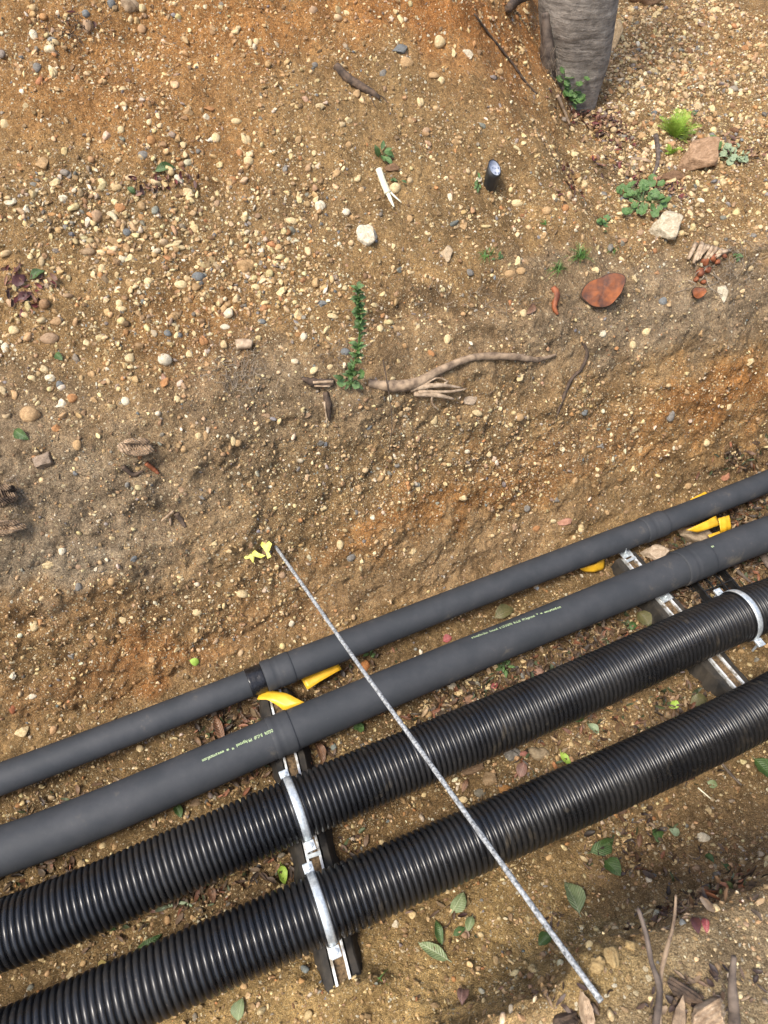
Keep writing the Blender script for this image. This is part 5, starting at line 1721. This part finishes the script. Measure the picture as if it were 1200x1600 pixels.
bank_wood('stump_piece', 885, 1600, 0.030, 0.035, 0.04, 15, 'wood_dark', 'dark splintered stump piece at the bottom edge left of the rod end', .66, 3)
bank_wood('bark_piece', 912, 1580, 0.009, 0.035, 0.02, 5, 'wood_split', 'pale splinter of bark on the dark stump piece', .69, 5)
bank_wood('wood_chunk', 1105, 1592, 0.045, 0.020, 0.018, 25, 'wood_split', 'pale brown split chunk of wood at the bottom edge', .72, 4)
bank_wood('bark_piece', 1074, 1552, 0.030, 0.014, 0.010, -30, 'wood_dark', 'curled dark bark piece above the pale chunk of wood', .72, 6)
bank_wood('bark_piece', 1060, 1590, 0.012, 0.045, 0.010, -25, 'wood_pale', 'long grey-brown bark strip at the bottom right', .72, 8)
# bone-like stick with split end
rt = stick('split_stick', [(591, 268), (597, 286), (606, 306)], [10, 10, 11], 'bone', 'cream stripped stick with split lower end beside the cream pebble', 'stick', lift=0.012, rough=.05, seg=12)
stick('prong', [(604, 302), (610, 316), (615, 328)], [8, 6, 2], 'bone', None, None, lift=0.012, seg=8, parent=rt, k=4)
stick('prong', [(606, 300), (616, 310), (627, 320)], [4, 3, 1.5], 'bone', None, None, lift=0.012, seg=6, parent=rt, k=4)

# big cut root with red face
def cut_root(px, py, rx, ry, ang, label, length=0.10, name='cut_root'):
    P_, _ = hit(px, py); nn_ = smooth_normal(px, py, 20)
    vd = -ray(px, py).normalized()
    fd = (nn_ * 0.45 + vd * 0.8).normalized()
    t = depth(P_)
    ax = (RGT - fd * RGT.dot(fd)).normalized(); ay = fd.cross(ax)
    a = R(ang); bx = ax * math.cos(a) + ay * math.sin(a); by = fd.cross(bx)
    hx, hy = rx * t / F_PX, ry * t / F_PX
    nseg = 36
    rad = [1 + .05 * math.sin(2 * math.pi * k / nseg * 2 + 1) + .09 * math.sin(2 * math.pi * k / nseg * 3 + .2) + .02 * math.sin(2 * math.pi * k / nseg * 7) for k in range(nseg)]
    out = 0.042 if rx > 20 else 0.024
    V = []; F = []
    for (f, zz) in ((1.0, -length), (1.02, -0.02), (1.0, out - .004), (0.96, out)):
        for k in range(nseg):
            th = 2 * math.pi * k / nseg
            V.append(P_ + bx * (math.cos(th) * hx * rad[k] * f) + by * (math.sin(th) * hy * rad[k] * f) + fd * zz)
    for r_i in range(3):
        for k in range(nseg):
            k2 = (k + 1) % nseg
            F.append((r_i * nseg + k, r_i * nseg + k2, (r_i + 1) * nseg + k2, (r_i + 1) * nseg + k))
    o = obj(name, mesh_py(name, local(V, P_), F, M['wood_dark'], True), label=label, cat='root'); o.location = P_
    V = [P_ + fd * (out + .001)]; F = []
    for f in (0.3, 0.62, 0.955):
        for k in range(nseg):
            th = 2 * math.pi * k / nseg
            V.append(P_ + bx * (math.cos(th) * hx * rad[k] * f) + by * (math.sin(th) * hy * rad[k] * f) + fd * (out + random.uniform(-.0008, .0008) + .0015 * math.sin(th * 2 + f * 2) * f))
    for k in range(nseg):
        k2 = (k + 1) % nseg
        F.append((0, 1 + k, 1 + k2))
        for r_i in range(2):
            F.append((1 + r_i * nseg + k, 1 + (r_i + 1) * nseg + k, 1 + (r_i + 1) * nseg + k2, 1 + r_i * nseg + k2))
    obj('cut_face', mesh_py('cut_face', local(V, P_), F, M['root_cut'], True), parent=o)
    return o


cut_root(940, 456, 33, 24, 22, 'large sawn root with wet orange-red face sticking out of the wall')
cut_root(1090, 457, 10, 9, 0, 'small round cut root end below the splintered root bundle', 0.05)
# splintered bundle at the right
bd = empty('broken_root', hit(1100, 405)[0], label='broken root bundle with pale splinters over red-brown bark at right', cat='root')
for k in range(11):
    x = 1072 + k * 4.5
    stick('splinter', [(x + 14 + random.uniform(-3, 3), 386 + k * 1.1), (x + 2, 410 + random.uniform(-5, 5) - k)], [7.5, 5], 'wood_split', None, None, lift=0.012 + random.uniform(0, .006), seg=5, rough=.25, parent=bd, k=3)
for (x, y, s_) in [(1100, 412, 16), (1112, 406, 13), (1130, 402, 11), (1092, 428, 14), (1104, 424, 11), (1086, 440, 10), (1098, 443, 9), (1120, 412, 10)]:
    P_, _ = hit(x, y); t = depth(P_)
    V, F = shape_stone(1, 'nodule', np.random.default_rng(int(x)))
    rr = s_ * t / F_PX / 2
    o = obj('knob', mesh_np('knob', V * rr + np.array(P_ + Vector((0, 0, .006)) - bd.location), F, M['root_red']), parent=bd)
for k in range(7):
    x = 1080 + random.uniform(-8, 45); y = 420 + random.uniform(-6, 20)
    stick('rootlet', [(x, y), (x + random.uniform(-20, 20), y + random.uniform(6, 18)), (x + random.uniform(-26, 26), y + random.uniform(14, 34))], [2, 1.4, 1], 'fibre', None, None, lift=.010, seg=4, parent=bd, k=3)
# red roots left of the big cut root
stick('red_root', [(862, 450), (868, 462), (864, 480), (870, 492)], [9, 12, 9, 4], 'root_red', 'small red-brown root hanging below the left grass tuft', 'root', seg=8, rough=.2)
# broken root left of the tall weed
rt = stick('broken_root', [(472, 590), (492, 596), (520, 598)], [6, 14, 13], 'wood_dark', 'broken grey root end beside the base of the tall weed', 'root', lift=.008, rough=.2)
for pts, wd in (([(488, 594), (518, 596)], [5, 5]), ([(490, 600), (515, 602)], [4, 3])):
    stick('splinter', pts, wd, 'wood_split', None, None, lift=.016, seg=5, rough=.2, parent=rt, k=3)
rt = stick('broken_root', [(508, 612), (513, 632), (514, 656)], [9, 11, 3], 'wood_dark', 'dark broken root pointing down below the tall weed', 'root', lift=.008, rough=.2)
stick('splinter', [(507, 626), (509, 650), (508, 660)], [4, 3, 1.5], 'wood_split', None, None, lift=.014, seg=5, parent=rt, k=3)
stick('root_stub', [(372, 541), (384, 540), (394, 542)], [17, 16, 13], 'wood_split', 'short tan hollow root stub above the fibre mat', 'root', lift=.012, rough=.06, seg=12, k=3)
rt = stick('root_stub', [(252, 814), (262, 804), (272, 796)], [3, 4, 5], 'wood_split', 'small pale root stub in a dark hole in the wall', 'root', lift=.008, seg=6)
stick('rootlet', [(266, 806), (266, 822)], [6, 3], 'wood_pale', None, None, lift=.006, seg=6, parent=rt, k=3)
stick('dark_root', [(276, 800), (284, 812), (290, 824)], [10, 9, 4], 'wood_dark', 'dark root behind the pale stub in the wall', 'root', lift=.004, seg=7, rough=.3)
# rotten layered stump wood at left
def layered(px, py, label, seed, wpx, hpx, mats=('wood_split', 'wood_pale')):
    P_, _ = hit(px, py); t = depth(P_); th = empty('rotten_stump', P_, label=label, cat='stump')
    fd = (smooth_normal(px, py, 20) * .6 - ray(px, py).normalized() * .6).normalized()
    ax = (RGT - fd * RGT.dot(fd)).normalized(); ay = fd.cross(ax)
    rr = random.Random(seed)
    k = 0
    for (dx, dy, sx_, sy_) in [(-.45, -.1, .55, .8), (.05, .05, .42, .62), (.45, -.05, .5, .45), (.3, .5, .45, .35), (-.2, .6, .6, .3), (0, -.35, .7, .3)]:
        V, F = shape_stone(3, 'block', np.random.default_rng(seed * 10 + k))
        W_ = [ax * ((dx + sx_ * v[0]) * wpx / 2 * t / F_PX) + ay * ((dy + sy_ * v[1]) * hpx / 2 * t / F_PX) + fd * (.010 * v[2] + .010 + .004 * k + 0.003 * math.sin((v[0] * 2 + v[1]) * 9)) for v in V]
        obj('wood_layer', mesh_py('wood_layer', W_, [tuple(f) for f in F], M[mats[k % 2]], False), parent=th)
        k += 1
    return th


layered(213, 699, 'rotten layered tan stump wood in the wall at left above a dark hollow', 4, 56, 36)
layered(10, 822, 'splintered pale wood, lower piece at the left edge of the photo', 6, 60, 30)
layered(10, 775, 'crumbling fibrous wood, upper piece at the left edge of the photo', 8, 40, 40, ('wood_pale', 'wood_dark'))
for (pts, lb) in [([(192, 728), (208, 740), (224, 736)], 'curved dark root under the rotten layered stump wood'), ([(228, 722), (240, 734), (248, 740)], 'orange-brown root tip under the rotten layered stump wood')]:
    stick('dark_root', pts, [8, 7, 4], 'root_red' if 'orange' in lb else 'wood_dark', lb, 'root', lift=.006, seg=7, rough=.2)


# fibrous root mats
def fibres(px, py, rx, ry, n_, label, seed, mat='fibre', L=26):
    P_, _ = hit(px, py); g = Geo(); rr = random.Random(seed)
    for _ in range(n_):
        x = px + rr.gauss(0, rx / 2); y = py + rr.gauss(0, ry / 2)
        a = rr.uniform(0, 6.28); pts = []
        for k in range(4):
            Q_, _n = hit(x, y); pts.append(Q_ + _n * rr.uniform(.001, .012))
            x += math.cos(a) * L / 4; y += math.sin(a) * L / 4; a += rr.uniform(-.8, .8)
        g.tube(pts, [.0009, .0009, .0007, .0004], 3, cap=False)
    o = obj('root_fibres', g.build('root_fibres', M[mat], P_, True), label=label, cat='roots', kind='stuff'); o.location = P_


fibres(372, 582, 50, 46, 110, 'grey mat of fine root fibres hanging on the wall left of the tall weed', 1)
fibres(1150, 415, 60, 40, 70, 'fine grey roots hanging from the soil at the right edge', 2, L=30)
fibres(545, 545, 40, 60, 40, 'fine roots around the tall weed', 3)
fibres(115, 45, 50, 24, 40, 'dry dark stems lying among stones at the top left', 4, 'wood_dark', 34)
fibres(740, 470, 120, 30, 36, 'sparse hair roots in the dark soil band left of the cut root', 5)
fibres(18, 770, 24, 26, 50, 'shredded wood fibres at the left edge', 6, L=20)

# ------------------------------------------------------------------ TREE TRUNK
c0, _ = hit(893, 150)
def ray_z(x, y, z):
    dd = ray(x, y); return CAM + dd * ((2.0 - z) / -dd.z)


base = Vector((c0.x, c0.y, c0.z))
def trunk_pt(x, y, ydist):
    dd = ray(x, y); return CAM + dd * (ydist / dd.y)


yb = base.y + 0.055
ctr = [trunk_pt(884, 205, yb + .01), trunk_pt(887, 155, yb), trunk_pt(895, 112, yb - .01), trunk_pt(901, 80, yb - .015), trunk_pt(903, 40, yb - .02), trunk_pt(904, 0, yb - .03)]
pw = [92, 92, 100, 106, 114, 121]
rads = [wv * depth(p) / F_PX / 2 for wv, p in zip(pw, ctr)]
dirt_ = (ctr[-1] - ctr[-2]).normalized()
dirt_ = (dirt_ + Vector((0, 0, 1.2))).normalized()
for k in range(1, 10):
    ctr.append(ctr[5] + dirt_ * (0.16 * k)); rads.append(rads[5] * (1 - 0.015 * k))
Ps, Rs = spline(ctr, rads, 10)
tree = empty('cherry_tree', base, label='grey tree trunk with horizontal bark bands at the top of the photo', cat='tree')
V = []; F = []; sg = 72
for i, p in enumerate(Ps):
    tn = (Ps[min(i + 1, len(Ps) - 1)] - Ps[max(i - 1, 0)]).normalized()
    a = tn.cross(Vector((0, 1, 0))).normalized(); c = a.cross(tn)
    for k in range(sg):
        th = 2 * math.pi * k / sg
        nx_ = float(vnoise(np.array(math.cos(th) * 2 + 20), np.array(math.sin(th) * 2 + p.z * 3 + 20), 1)) - .5
        n2_ = float(vnoise(np.array(th * 2.2 + 20), np.array(p.z * 45 + 20), 2)) - .5
        flute = 0.05 * math.sin(th * 5 + 1) * max(0, 1 - (p.z - base.z) / 0.35)
        r = Rs[i] * (1 + 0.07 * nx_ + 0.022 * n2_ + flute)
        V.append(p + a * math.cos(th) * r + c * math.sin(th) * r - base)
for i in range(len(Ps) - 1):
    for k in range(sg):
        k2 = (k + 1) % sg
        F.append((i * sg + k, i * sg + k2, (i + 1) * sg + k2, (i + 1) * sg + k))
F.append(tuple((len(Ps) - 1) * sg + k for k in range(sg)))
obj('trunk', mesh_py('trunk', V, F, M['bark'], True), parent=tree)
# rough brown buttress on the left of the trunk
g = Geo()
bp = [trunk_pt(854, y, yb - .10) for y in (20, 50, 80, 110, 140, 165)]
for i, p in enumerate(bp): bp[i] = p + Vector(((i - 1) * .004, 0, 0))
g.tube(*spline(bp, [.010, .018, .024, .026, .022, .016], 5), 18, rough=.16)
obj('root_buttress', g.build('root_buttress', M['twig'], base, True), parent=tree)
g = Geo(); rr = random.Random(9)
for _ in range(46):
    x = rr.uniform(846, 872); y = rr.uniform(60, 150); pts = []
    for k in range(4):
        pts.append(trunk_pt(x, y, yb - .13 - rr.uniform(0, .012))); x += rr.uniform(-6, 6); y += rr.uniform(4, 12)
    g.tube(pts, [.0007] * 4, 3, cap=False)
obj('bark_fibres', g.build('bark_fibres', M['fibre'], base, True), parent=tree)

# ------------------------------------------------------------------ PLANTS
RL = [round_leaf('leaf', M['green_ivy'], 5, c) for c in (0.1, 0.25)]
RLd = [round_leaf('leaf', M['green_grey'], 5, 0.2)]
PL = [leaf_mesh('leaf', M['green'], .45, .2, .3), leaf_mesh('leaf', M['green_ivy'], .38, .3, .5)]


def leafy(px, py, rx, ry, n_, size_px, meshes, label, cat='plant', name='leafy_plant', seed=1, hgt=0.03, spots=None, stem_mat='green', yd=None):
    P_, _ = hit(px, py)
    if yd: P_ = trunk_pt(px, py, yd)
    t = depth(P_); nn_ = smooth_normal(px, py, 16)
    th = empty(name, P_, label=label, cat=cat)
    rr = random.Random(seed)
    g = Geo()
    for k in range(n_):
        if spots and k < len(spots):
            x, y = spots[k]
        else:
            a = rr.uniform(0, 6.28); q = rr.random() ** .5
            x = px + math.cos(a) * rx * q; y = py + math.sin(a) * ry * q
        Q_, _n = hit(x, y)
        if yd: Q_ = trunk_pt(x, y, yd)
        Q_ = Q_ + nn_ * rr.uniform(.3, 1.0) * hgt
        fd = (nn_ * .5 + Vector((0, 0, .35)) - ray(x, y).normalized() * .55 + Vector((rr.gauss(0, .3), rr.gauss(0, .3), 0))).normalized()
        out = (Q_ - P_); out = out - fd * out.dot(fd)
        if out.length < 1e-4: out = Vector((1, 0, 0))
        out = (out.normalized() + Vector((rr.gauss(0, .5), rr.gauss(0, .5), 0))).normalized()
        L = size_px * rr.uniform(.7, 1.25) * t / F_PX
        o = bpy.data.objects.new('leaf', rr.choice(meshes))
        link(o, parent=th)
        basis(o, Q_ - out * L * .5 - P_, out, fd, L, L, L)
        g.tube([P_ - nn_ * .005, (P_ + Q_) / 2 + nn_ * .006, Q_ - out * L * .45], [.0009, .0008, .0006], 4, cap=False)
    obj('stems', g.build('stems', M[stem_mat], P_, True), parent=th)
    return th


leafy(1003, 315, 44, 36, 40, 11.5, RL, 'clump of round lobed green leaves above the cream limestone block', seed=3, hgt=.028,
      spots=[(972, 296), (984, 300), (978, 312), (985, 322), (996, 312), (1008, 300), (1018, 296), (1022, 310), (1032, 296), (1035, 326), (976, 340), (998, 336), (990, 330), (1012, 318), (968, 306), (1004, 292)])
leafy(886, 150, 20, 26, 17, 13, RL, 'dark green lobed leaves climbing at the foot of the trunk', seed=4, hgt=.045,
      yd=yb - .125,
      spots=[(866, 130), (872, 140), (876, 152), (886, 160), (894, 164), (898, 148), (905, 132), (868, 118), (880, 138), (893, 140), (890, 172)])
leafy(598, 243, 18, 12, 7, 17, PL, 'small seedling with spread pointed leaves above the split stick', seed=5, hgt=.02, spots=[(588, 240), (597, 232), (606, 238), (610, 246), (598, 250)])
leafy(1112, 236, 14, 14, 9, 11, RLd + RL[:1], 'small blue-green leaved plant touching the pinkish slab', seed=6, hgt=.02)
leafy(1145, 250, 22, 20, 26, 10, RLd + [leaf_mesh('leaf', M['green_grey'], .3, .2, .4)], 'pale grey-green feathery plant right of the pinkish slab', seed=7, hgt=.025)
leafy(942, 350, 12, 14, 7, 10, RL, 'tiny round-leaved seedling left of the limestone block', seed=8, hgt=.012)
leafy(778, 405, 14, 8, 6, 9, PL, 'tiny seedling in the open slope below the black sleeve', seed=9, hgt=.012)
leafy(790, 1044, 14, 16, 12, 12, PL, 'small green sprig between smooth pipe and corrugated pipe', seed=10, hgt=.02)
leafy(622, 284, 10, 6, 4, 9, PL, 'small yellow-green seedling right of the split stick', seed=12, hgt=.012)
leafy(745, 282, 6, 20, 5, 14, PL, 'thin green blades left of the black sleeve', seed=13, hgt=.012)
leafy(578, 1024, 8, 6, 4, 11, PL, 'small green sprig just right of the rod between smooth pipes', seed=14, hgt=.012)
leafy(562, 1135, 8, 6, 5, 10, RL, 'small green sprig just left of the rod under the big pipe', seed=15, hgt=.012)
leafy(1072, 172 + 10, 14, 8, 5, 8, PL, 'tiny seedling above the feathery plant', seed=16, hgt=.01)
leafy(1150, 400, 8, 6, 4, 10, PL, 'small green leaf pair beside the broken root bundle', seed=17, hgt=.012)

# tall weed growing from the wall
P_, _ = hit(548, 603)
P_ = P_ + Vector((0, -0.012, 0))
weed = empty('tall_weed', P_, label='tall narrow upright weed with small leaves growing from the wall', cat='plant')
def on_depthplane(x, y):
    dd = ray(x, y); return CAM + dd * ((P_.y - 0.01) / dd.y)


wp = [P_, on_depthplane(552, 575), on_depthplane(560, 540), on_depthplane(562, 500), on_depthplane(560, 470), on_depthplane(558, 447)]
sp, sr = spline(wp, [.0028, .0026, .0022, .0018, .0014, .0008], 6)
g = Geo(); g.tube(sp, sr, 6)
obj('stem', g.build('stem', M['green_ivy'], P_, True), parent=weed)
wl = [leaf_mesh('leaf', M['green'], .42, .25, .5), leaf_mesh('leaf', M['green_ivy'], .5, .3, .7)]
rr = random.Random(3)
for k in range(120):
    f = rr.random() ** .8
    q = sp[min(int(f * (len(sp) - 1)), len(sp) - 1)]
    L = (0.027 * (1 - .45 * f)) * rr.uniform(.75, 1.3)
    a = k * 2.4
    out = Vector((math.cos(a), math.sin(a) * .8 - .25, rr.uniform(.2, .9))).normalized()
    o = bpy.data.objects.new('leaf', rr.choice(wl)); link(o, parent=weed)
    basis(o, q - P_, out, (Vector((0, -.4, 1)) - out * .2), L, L, L)
for (dx, dy) in ((-16, 0), (-6, 6), (8, 4), (20, -8), (-22, -12), (14, 8), (4, -20), (24, -20)):
    q = on_depthplane(548 + dx * .5, 596 + dy * .5)
    o = bpy.data.objects.new('leaf', rr.choice([RL[0], wl[0]])); link(o, parent=weed)
    out = Vector((dx, -6, -dy)).normalized(); L = rr.uniform(.020, .034)
    basis(o, q - P_, out, Vector((0, -.7, .8)), L, L, L)


# feathery bright plant
def feathery(px, py, rx, ry, label, seed, n_=34):
    P_, _ = hit(px, py + ry * .3); t = depth(P_)
    th = empty('feathery_plant', P_, label=label, cat='plant')
    rr = random.Random(seed)
    for k in range(n_):
        a = rr.uniform(0, 6.28); e = rr.uniform(.15, 1.35)
        out = Vector((math.cos(a) * math.cos(e), math.sin(a) * math.cos(e) * .8, math.sin(e))).normalized()
        L = rr.uniform(.5, 1.0) * rx * t / F_PX * 1.75
        g = Geo()
        side = out.cross(Vector((0, 0, 1))).normalized(); upn = side.cross(out)
        pts = [out * (L * s_ / 5) - Vector((0, 0, .25 * L * (s_ / 5) ** 2)) for s_ in range(6)]
        g.tube(pts, [.0007] * 6, 3, cap=False)
        for s_ in range(1, 16):
            f = s_ / 15; b0 = out * (L * f) - Vector((0, 0, .25 * L * f * f))
            ll = L * .30 * math.sin(math.pi * (f * .85 + .12))
            for sd_ in (-1, 1):
                for sub in (0, 1):
                    dirn = (side * sd_ * (1 - .4 * sub) + out * (.6 + .5 * sub) + upn * rr.uniform(-.3, .5)).normalized()
                    tip = b0 + dirn * ll * (1 if sub == 0 else .65); w2 = dirn.cross(upn)  .normalized() * .0009
                    g.add([b0 - w2 * .5, b0 + dirn * ll * .5 - w2, tip, b0 + dirn * ll * .5 + w2], [(0, 1, 2, 3)])
        obj('frond', g.build('frond', M['green_bright'], (0, 0, 0), False), parent=th)
    return th


feathery(1053, 203, 30, 36, 'bright yellow-green feathery plant on the stony ground right of the tree', 5, 42)
feathery(1050, 236, 12, 14, 'lower small tuft of the bright feathery weed, left of the slab', 6, 10)


def grass(px, py, rx, L_px, n_, label, seed):
    P_, _ = hit(px, py); t = depth(P_); g = Geo(); rr = random.Random(seed)
    for _ in range(n_):
        a = rr.uniform(0, 6.28); e = rr.uniform(.15, 1.2)
        out = Vector((math.cos(a) * math.cos(e), math.sin(a) * math.cos(e), math.sin(e)))
        L = L_px * rr.uniform(.5, 1.1) * t / F_PX
        b0 = Vector((rr.gauss(0, rx * .2 * t / F_PX), rr.gauss(0, rx * .15 * t / F_PX), 0))
        side = out.cross(Vector((0, 0, 1))).normalized()
        pts = [b0 + out * (L * k / 4) - Vector((0, 0, .45 * L * (k / 4) ** 2)) for k in range(5)]
        V = []
        for k, p in enumerate(pts):
            w2 = side * (.0013 * (1 - k / 4) + .0001)
            V += [p - w2, p + w2 + Vector((0, 0, .0004))]
        g.add(V, [(2 * k, 2 * k + 1, 2 * k + 3, 2 * k + 2) for k in range(4)])
    o = obj('grass_tuft', g.build('grass_tuft', M['grass'], (0, 0, 0), False), label=label, cat='grass'); o.location = P_
    return o


grass(905, 400, 26, 34, 90, 'larger green grass tuft above the big cut root', 1)
grass(872, 420, 16, 30, 45, 'smaller grass tuft hanging left of the larger one', 2)
grass(762, 398, 20, 22, 34, 'sparse grass tuft on the slope below the black sleeve', 3)
grass(850, 300 + 50, 10, 16, 10, 'few grass blades left of the limestone block', 4)
grass(592, 1530, 6, 22, 6, 'few green blades in sand right of the left support', 5)
grass(958, 390, 20, 16, 24, 'short faint grass right of the larger tuft', 6)

# ------------------------------------------------------------------ PLASTIC THINGS
# black sleeve standing on the slope
P_, _ = hit(766, 288)
top = CAM + ray(773, 262) * (depth(P_) - 0.055)
axs = (top - P_).normalized(); rr_ = 0.0215
th = empty('black_sleeve', P_, label='black plastic sleeve stuck in the slope, showing pale quilted lining', cat='tube')
sdv = (RGT - axs * RGT.dot(axs)).normalized(); sdu = axs.cross(sdv)
nrm_m = (axs * .75 - ray(773, 262).normalized() * .2 + RGT * .45).normalized()
V = []; F = []; sg = 32
for (f, r_, tiltf) in ((-0.03, 1, 0), (0.3, 1.0, .3), (.7, 1.0, .7), (1.0, 1.0, 1), (1.0, .90, 1), (0.55, .88, .5)):
    for k in range(sg):
        tt = 2 * math.pi * k / sg
        q = P_ + axs * ((top - P_).length * f) + (sdv * math.cos(tt) * .95 + sdu * math.sin(tt) * 1.2) * rr_ * r_
        # oblique mouth
        dlt = (q - top).dot(nrm_m) / max(axs.dot(nrm_m), .3) if f > .9 else 0
        V.append(q - axs * dlt - P_)
for i in range(5):
    for k in range(sg):
        k2 = (k + 1) % sg
        F.append((i * sg + k, i * sg + k2, (i + 1) * sg + k2, (i + 1) * sg + k))
obj('sleeve', mesh_py('sleeve', V, F, M['black_plastic'], True), parent=th)
V = []; F = []
for i, (f, r_) in enumerate(((0.995, .885), (0.80, .86), (0.74, .5), (0.72, 0.02))):
    for k in range(sg):
        tt = 2 * math.pi * k / sg
        q = P_ + axs * ((top - P_).length * f) + (sdv * math.cos(tt) * .95 + sdu * math.sin(tt) * 1.2) * rr_ * r_
        dlt = (q - top - axs * (f - 1) * (top - P_).length).dot(nrm_m) / max(axs.dot(nrm_m), .3)
        V.append(q - axs * dlt - P_)
for i in range(3):
    for k in range(sg):
        k2 = (k + 1) % sg
        F.append((i * sg + k, i * sg + k2, (i + 1) * sg + k2, (i + 1) * sg + k))
obj('lining', mesh_py('lining', V, F, M['film'], True), parent=th)


# yellow tape pieces
def tape(quad, label, z=None, curl=0.006, name='yellow_tape', lifts=None, seg=10):
    """quad: 4 pixel corners; bent sheet with thickness"""
    C_ = []
    for i, (x, y) in enumerate(quad):
        if z is not None:
            zz = z[i] if isinstance(z, (list, tuple)) else z
            C_.append(on_floor(x, y, zz))
        else:
            Q_, n_ = hit(x, y); C_.append(Q_ + n_ * (lifts[i] if lifts else .006))
    nn_ = (C_[1] - C_[0]).cross(C_[3] - C_[0]).normalized()
    if nn_.z < 0: nn_ = -nn_
    V = []; F = []
    for i in range(seg + 1):
        f = i / seg
        a = C_[0].lerp(C_[1], f); b_ = C_[3].lerp(C_[2], f)
        for j in range(4):
            q = a.lerp(b_, j / 3) + nn_ * (curl * math.sin(math.pi * f) + .0012 * math.sin(f * 13 + j)) - C_[0]
            V.append(q)
    for i in range(seg):
        for j in range(3):
            F.append((i * 4 + j, (i + 1) * 4 + j, (i + 1) * 4 + j + 1, i * 4 + j + 1))
    o = obj(name, mesh_py(name, V, F, M['yellow'], True), label=label, cat='tape', group='pieces of yellow plastic tape around the smooth pipes')
    o.location = C_[0]
    md = o.modifiers.new('thickness', 'SOLIDIFY'); md.thickness = 0.0012
    return o


tape([(470, 1060), (526, 1034), (534, 1046), (480, 1078)], 'flat speckled yellow tape piece under the top pipe right of the tape joint', z=[.055, .06, .05, .05])
tape([(408, 1079), (477, 1098), (444, 1111), (402, 1093)], 'curved yellow tape strap between the smooth pipes beside the left support', z=[.085, .11, .095, .10], curl=.014)
tape([(905, 888), (944, 872), (944, 888), (914, 894)], 'curled yellow tape end under the top pipe left of the right support', z=[.06, .06, .03, .04], curl=.010)
tape([(1072, 828), (1118, 806), (1124, 820), (1090, 832)], 'long bent yellow tape above the grey-brown rock', z=[.09, .10, .08, .08], curl=.010)
tape([(1122, 810), (1139, 805), (1143, 826), (1126, 833)], 'square yellow tape flap right of the long bent one', z=[.09, .09, .06, .06], curl=.003)
tape([(1106, 836), (1124, 830), (1128, 838), (1112, 846)], 'small yellow tape corner touching the big smooth pipe', z=[.07, .07, .06, .06], curl=.002)
tape([(1078, 780), (1102, 768), (1108, 776), (1084, 790)], 'thin yellow tape edge showing behind the top pipe', z=[.07, .08, .06, .06], curl=.004)

# torn yellow leaf by the rod top
P_, n_ = hit(408, 858)
nn_ = smooth_normal(408, 858)
th = empty('torn_yellow_leaf', P_ + nn_ * .008, label='torn bright yellow leaf on the wall beside the rod top', cat='leaf')
def poly(pxs, lift, parent, name):
    V = [CAM + ray(x, y) * (depth(P_) - lift + random.uniform(-.004, .004)) - parent.location for x, y in pxs]
    c = sum(V, Vector()) / len(V) + nn_ * .004
    o = obj(name, mesh_py(name, V + [c], [(i, (i + 1) % len(V), len(V)) for i in range(len(V))], M['yellow_leaf'], False), parent=parent)
    md = o.modifiers.new('thickness', 'SOLIDIFY'); md.thickness = .0006


poly([(402, 836), (412, 837), (425, 850), (420, 862), (424, 870), (418, 873), (415, 862), (404, 848)], .018, th, 'leaf_lobe')
poly([(393, 855), (404, 864), (415, 868), (408, 872), (398, 868), (396, 880), (390, 872), (384, 874), (376, 866), (385, 860), (390, 862)], .014, th, 'leaf_lobe')

# black crate fragment: lattice box between the pipes
c = on_floor(1122, 915, 0.045)
vx = (on_floor(1145, 905, .045) - on_floor(1098, 925, .045)).normalized(); vz = Vector((0, 0, 1)); vy = vz.cross(vx).normalized()
th = empty('black_crate', c - vz * .045, label='small black lattice crate between big smooth pipe and corrugated pipe', cat='crate')
org = th.location
g = Geo()
HX, HY, HZ = .058, .055, .045
for sx_ in (-1, 1):
    g.box(c + vx * HX * sx_, vx, vy, vz, .0025, HY, .004); g.box(c + vx * HX * sx_ - vz * HZ * .9, vx, vy, vz, .0025, HY, .004)
    for sy_ in (-1, 1):
        g.box(c + vx * HX * sx_ + vy * HY * sy_ - vz * .02, vx, vy, vz, .004, .004, .026)
for sy_ in (-1, 1):
    g.box(c + vy * HY * sy_, vx, vy, vz, HX - .0026, .0025, .004); g.box(c + vy * HY * sy_ - vz * HZ * .9, vx, vy, vz, HX - .0026, .0025, .004)
obj('frame', g.build('frame', M['black_plastic'], org), parent=th)
for q in (-.33, .33):
    g = Geo(); g.box(c + vx * HX * q * 1.0 + vz * .0, vx, vy, vz, .0016, HY - .003, .003); obj('slat', g.build('slat', M['black_plastic'], org), parent=th)
g = Geo(); g.box(c - vz * .0005, vx, vy, vz, HX - .003, .0016, .0025); obj('slat', g.build('slat', M['black_plastic'], org), parent=th)
g = Geo()
for sx_ in (-1, 1): g.box(c + vx * (HX - .004) * sx_ - vz * .020, vx, vy, vz, .001, HY - .004, .018)
g.box(c - vz * .042, vx, vy, vz, HX - .004, HY - .004, .001)
obj('panel', g.build('panel', M['black_plastic'], org), parent=th)

# crumpled bit of foil near the top pipe
P_, n_ = hit(838, 920)
V, F = shape_stone(1, 'chip', np.random.default_rng(77))
o = obj('foil_scrap', mesh_np('foil_scrap', V * np.array([.014, .009, .006]), F, M['galv'], False), label='small crumpled silver foil scrap under the top pipe', cat='scrap')
o.location = P_ + Vector((0, 0, .006)); o.rotation_euler = (.2, .1, .4)
P_, n_ = hit(158, 1124)

print('tris approx', sum(len(m_.polygons) for m_ in bpy.data.meshes))
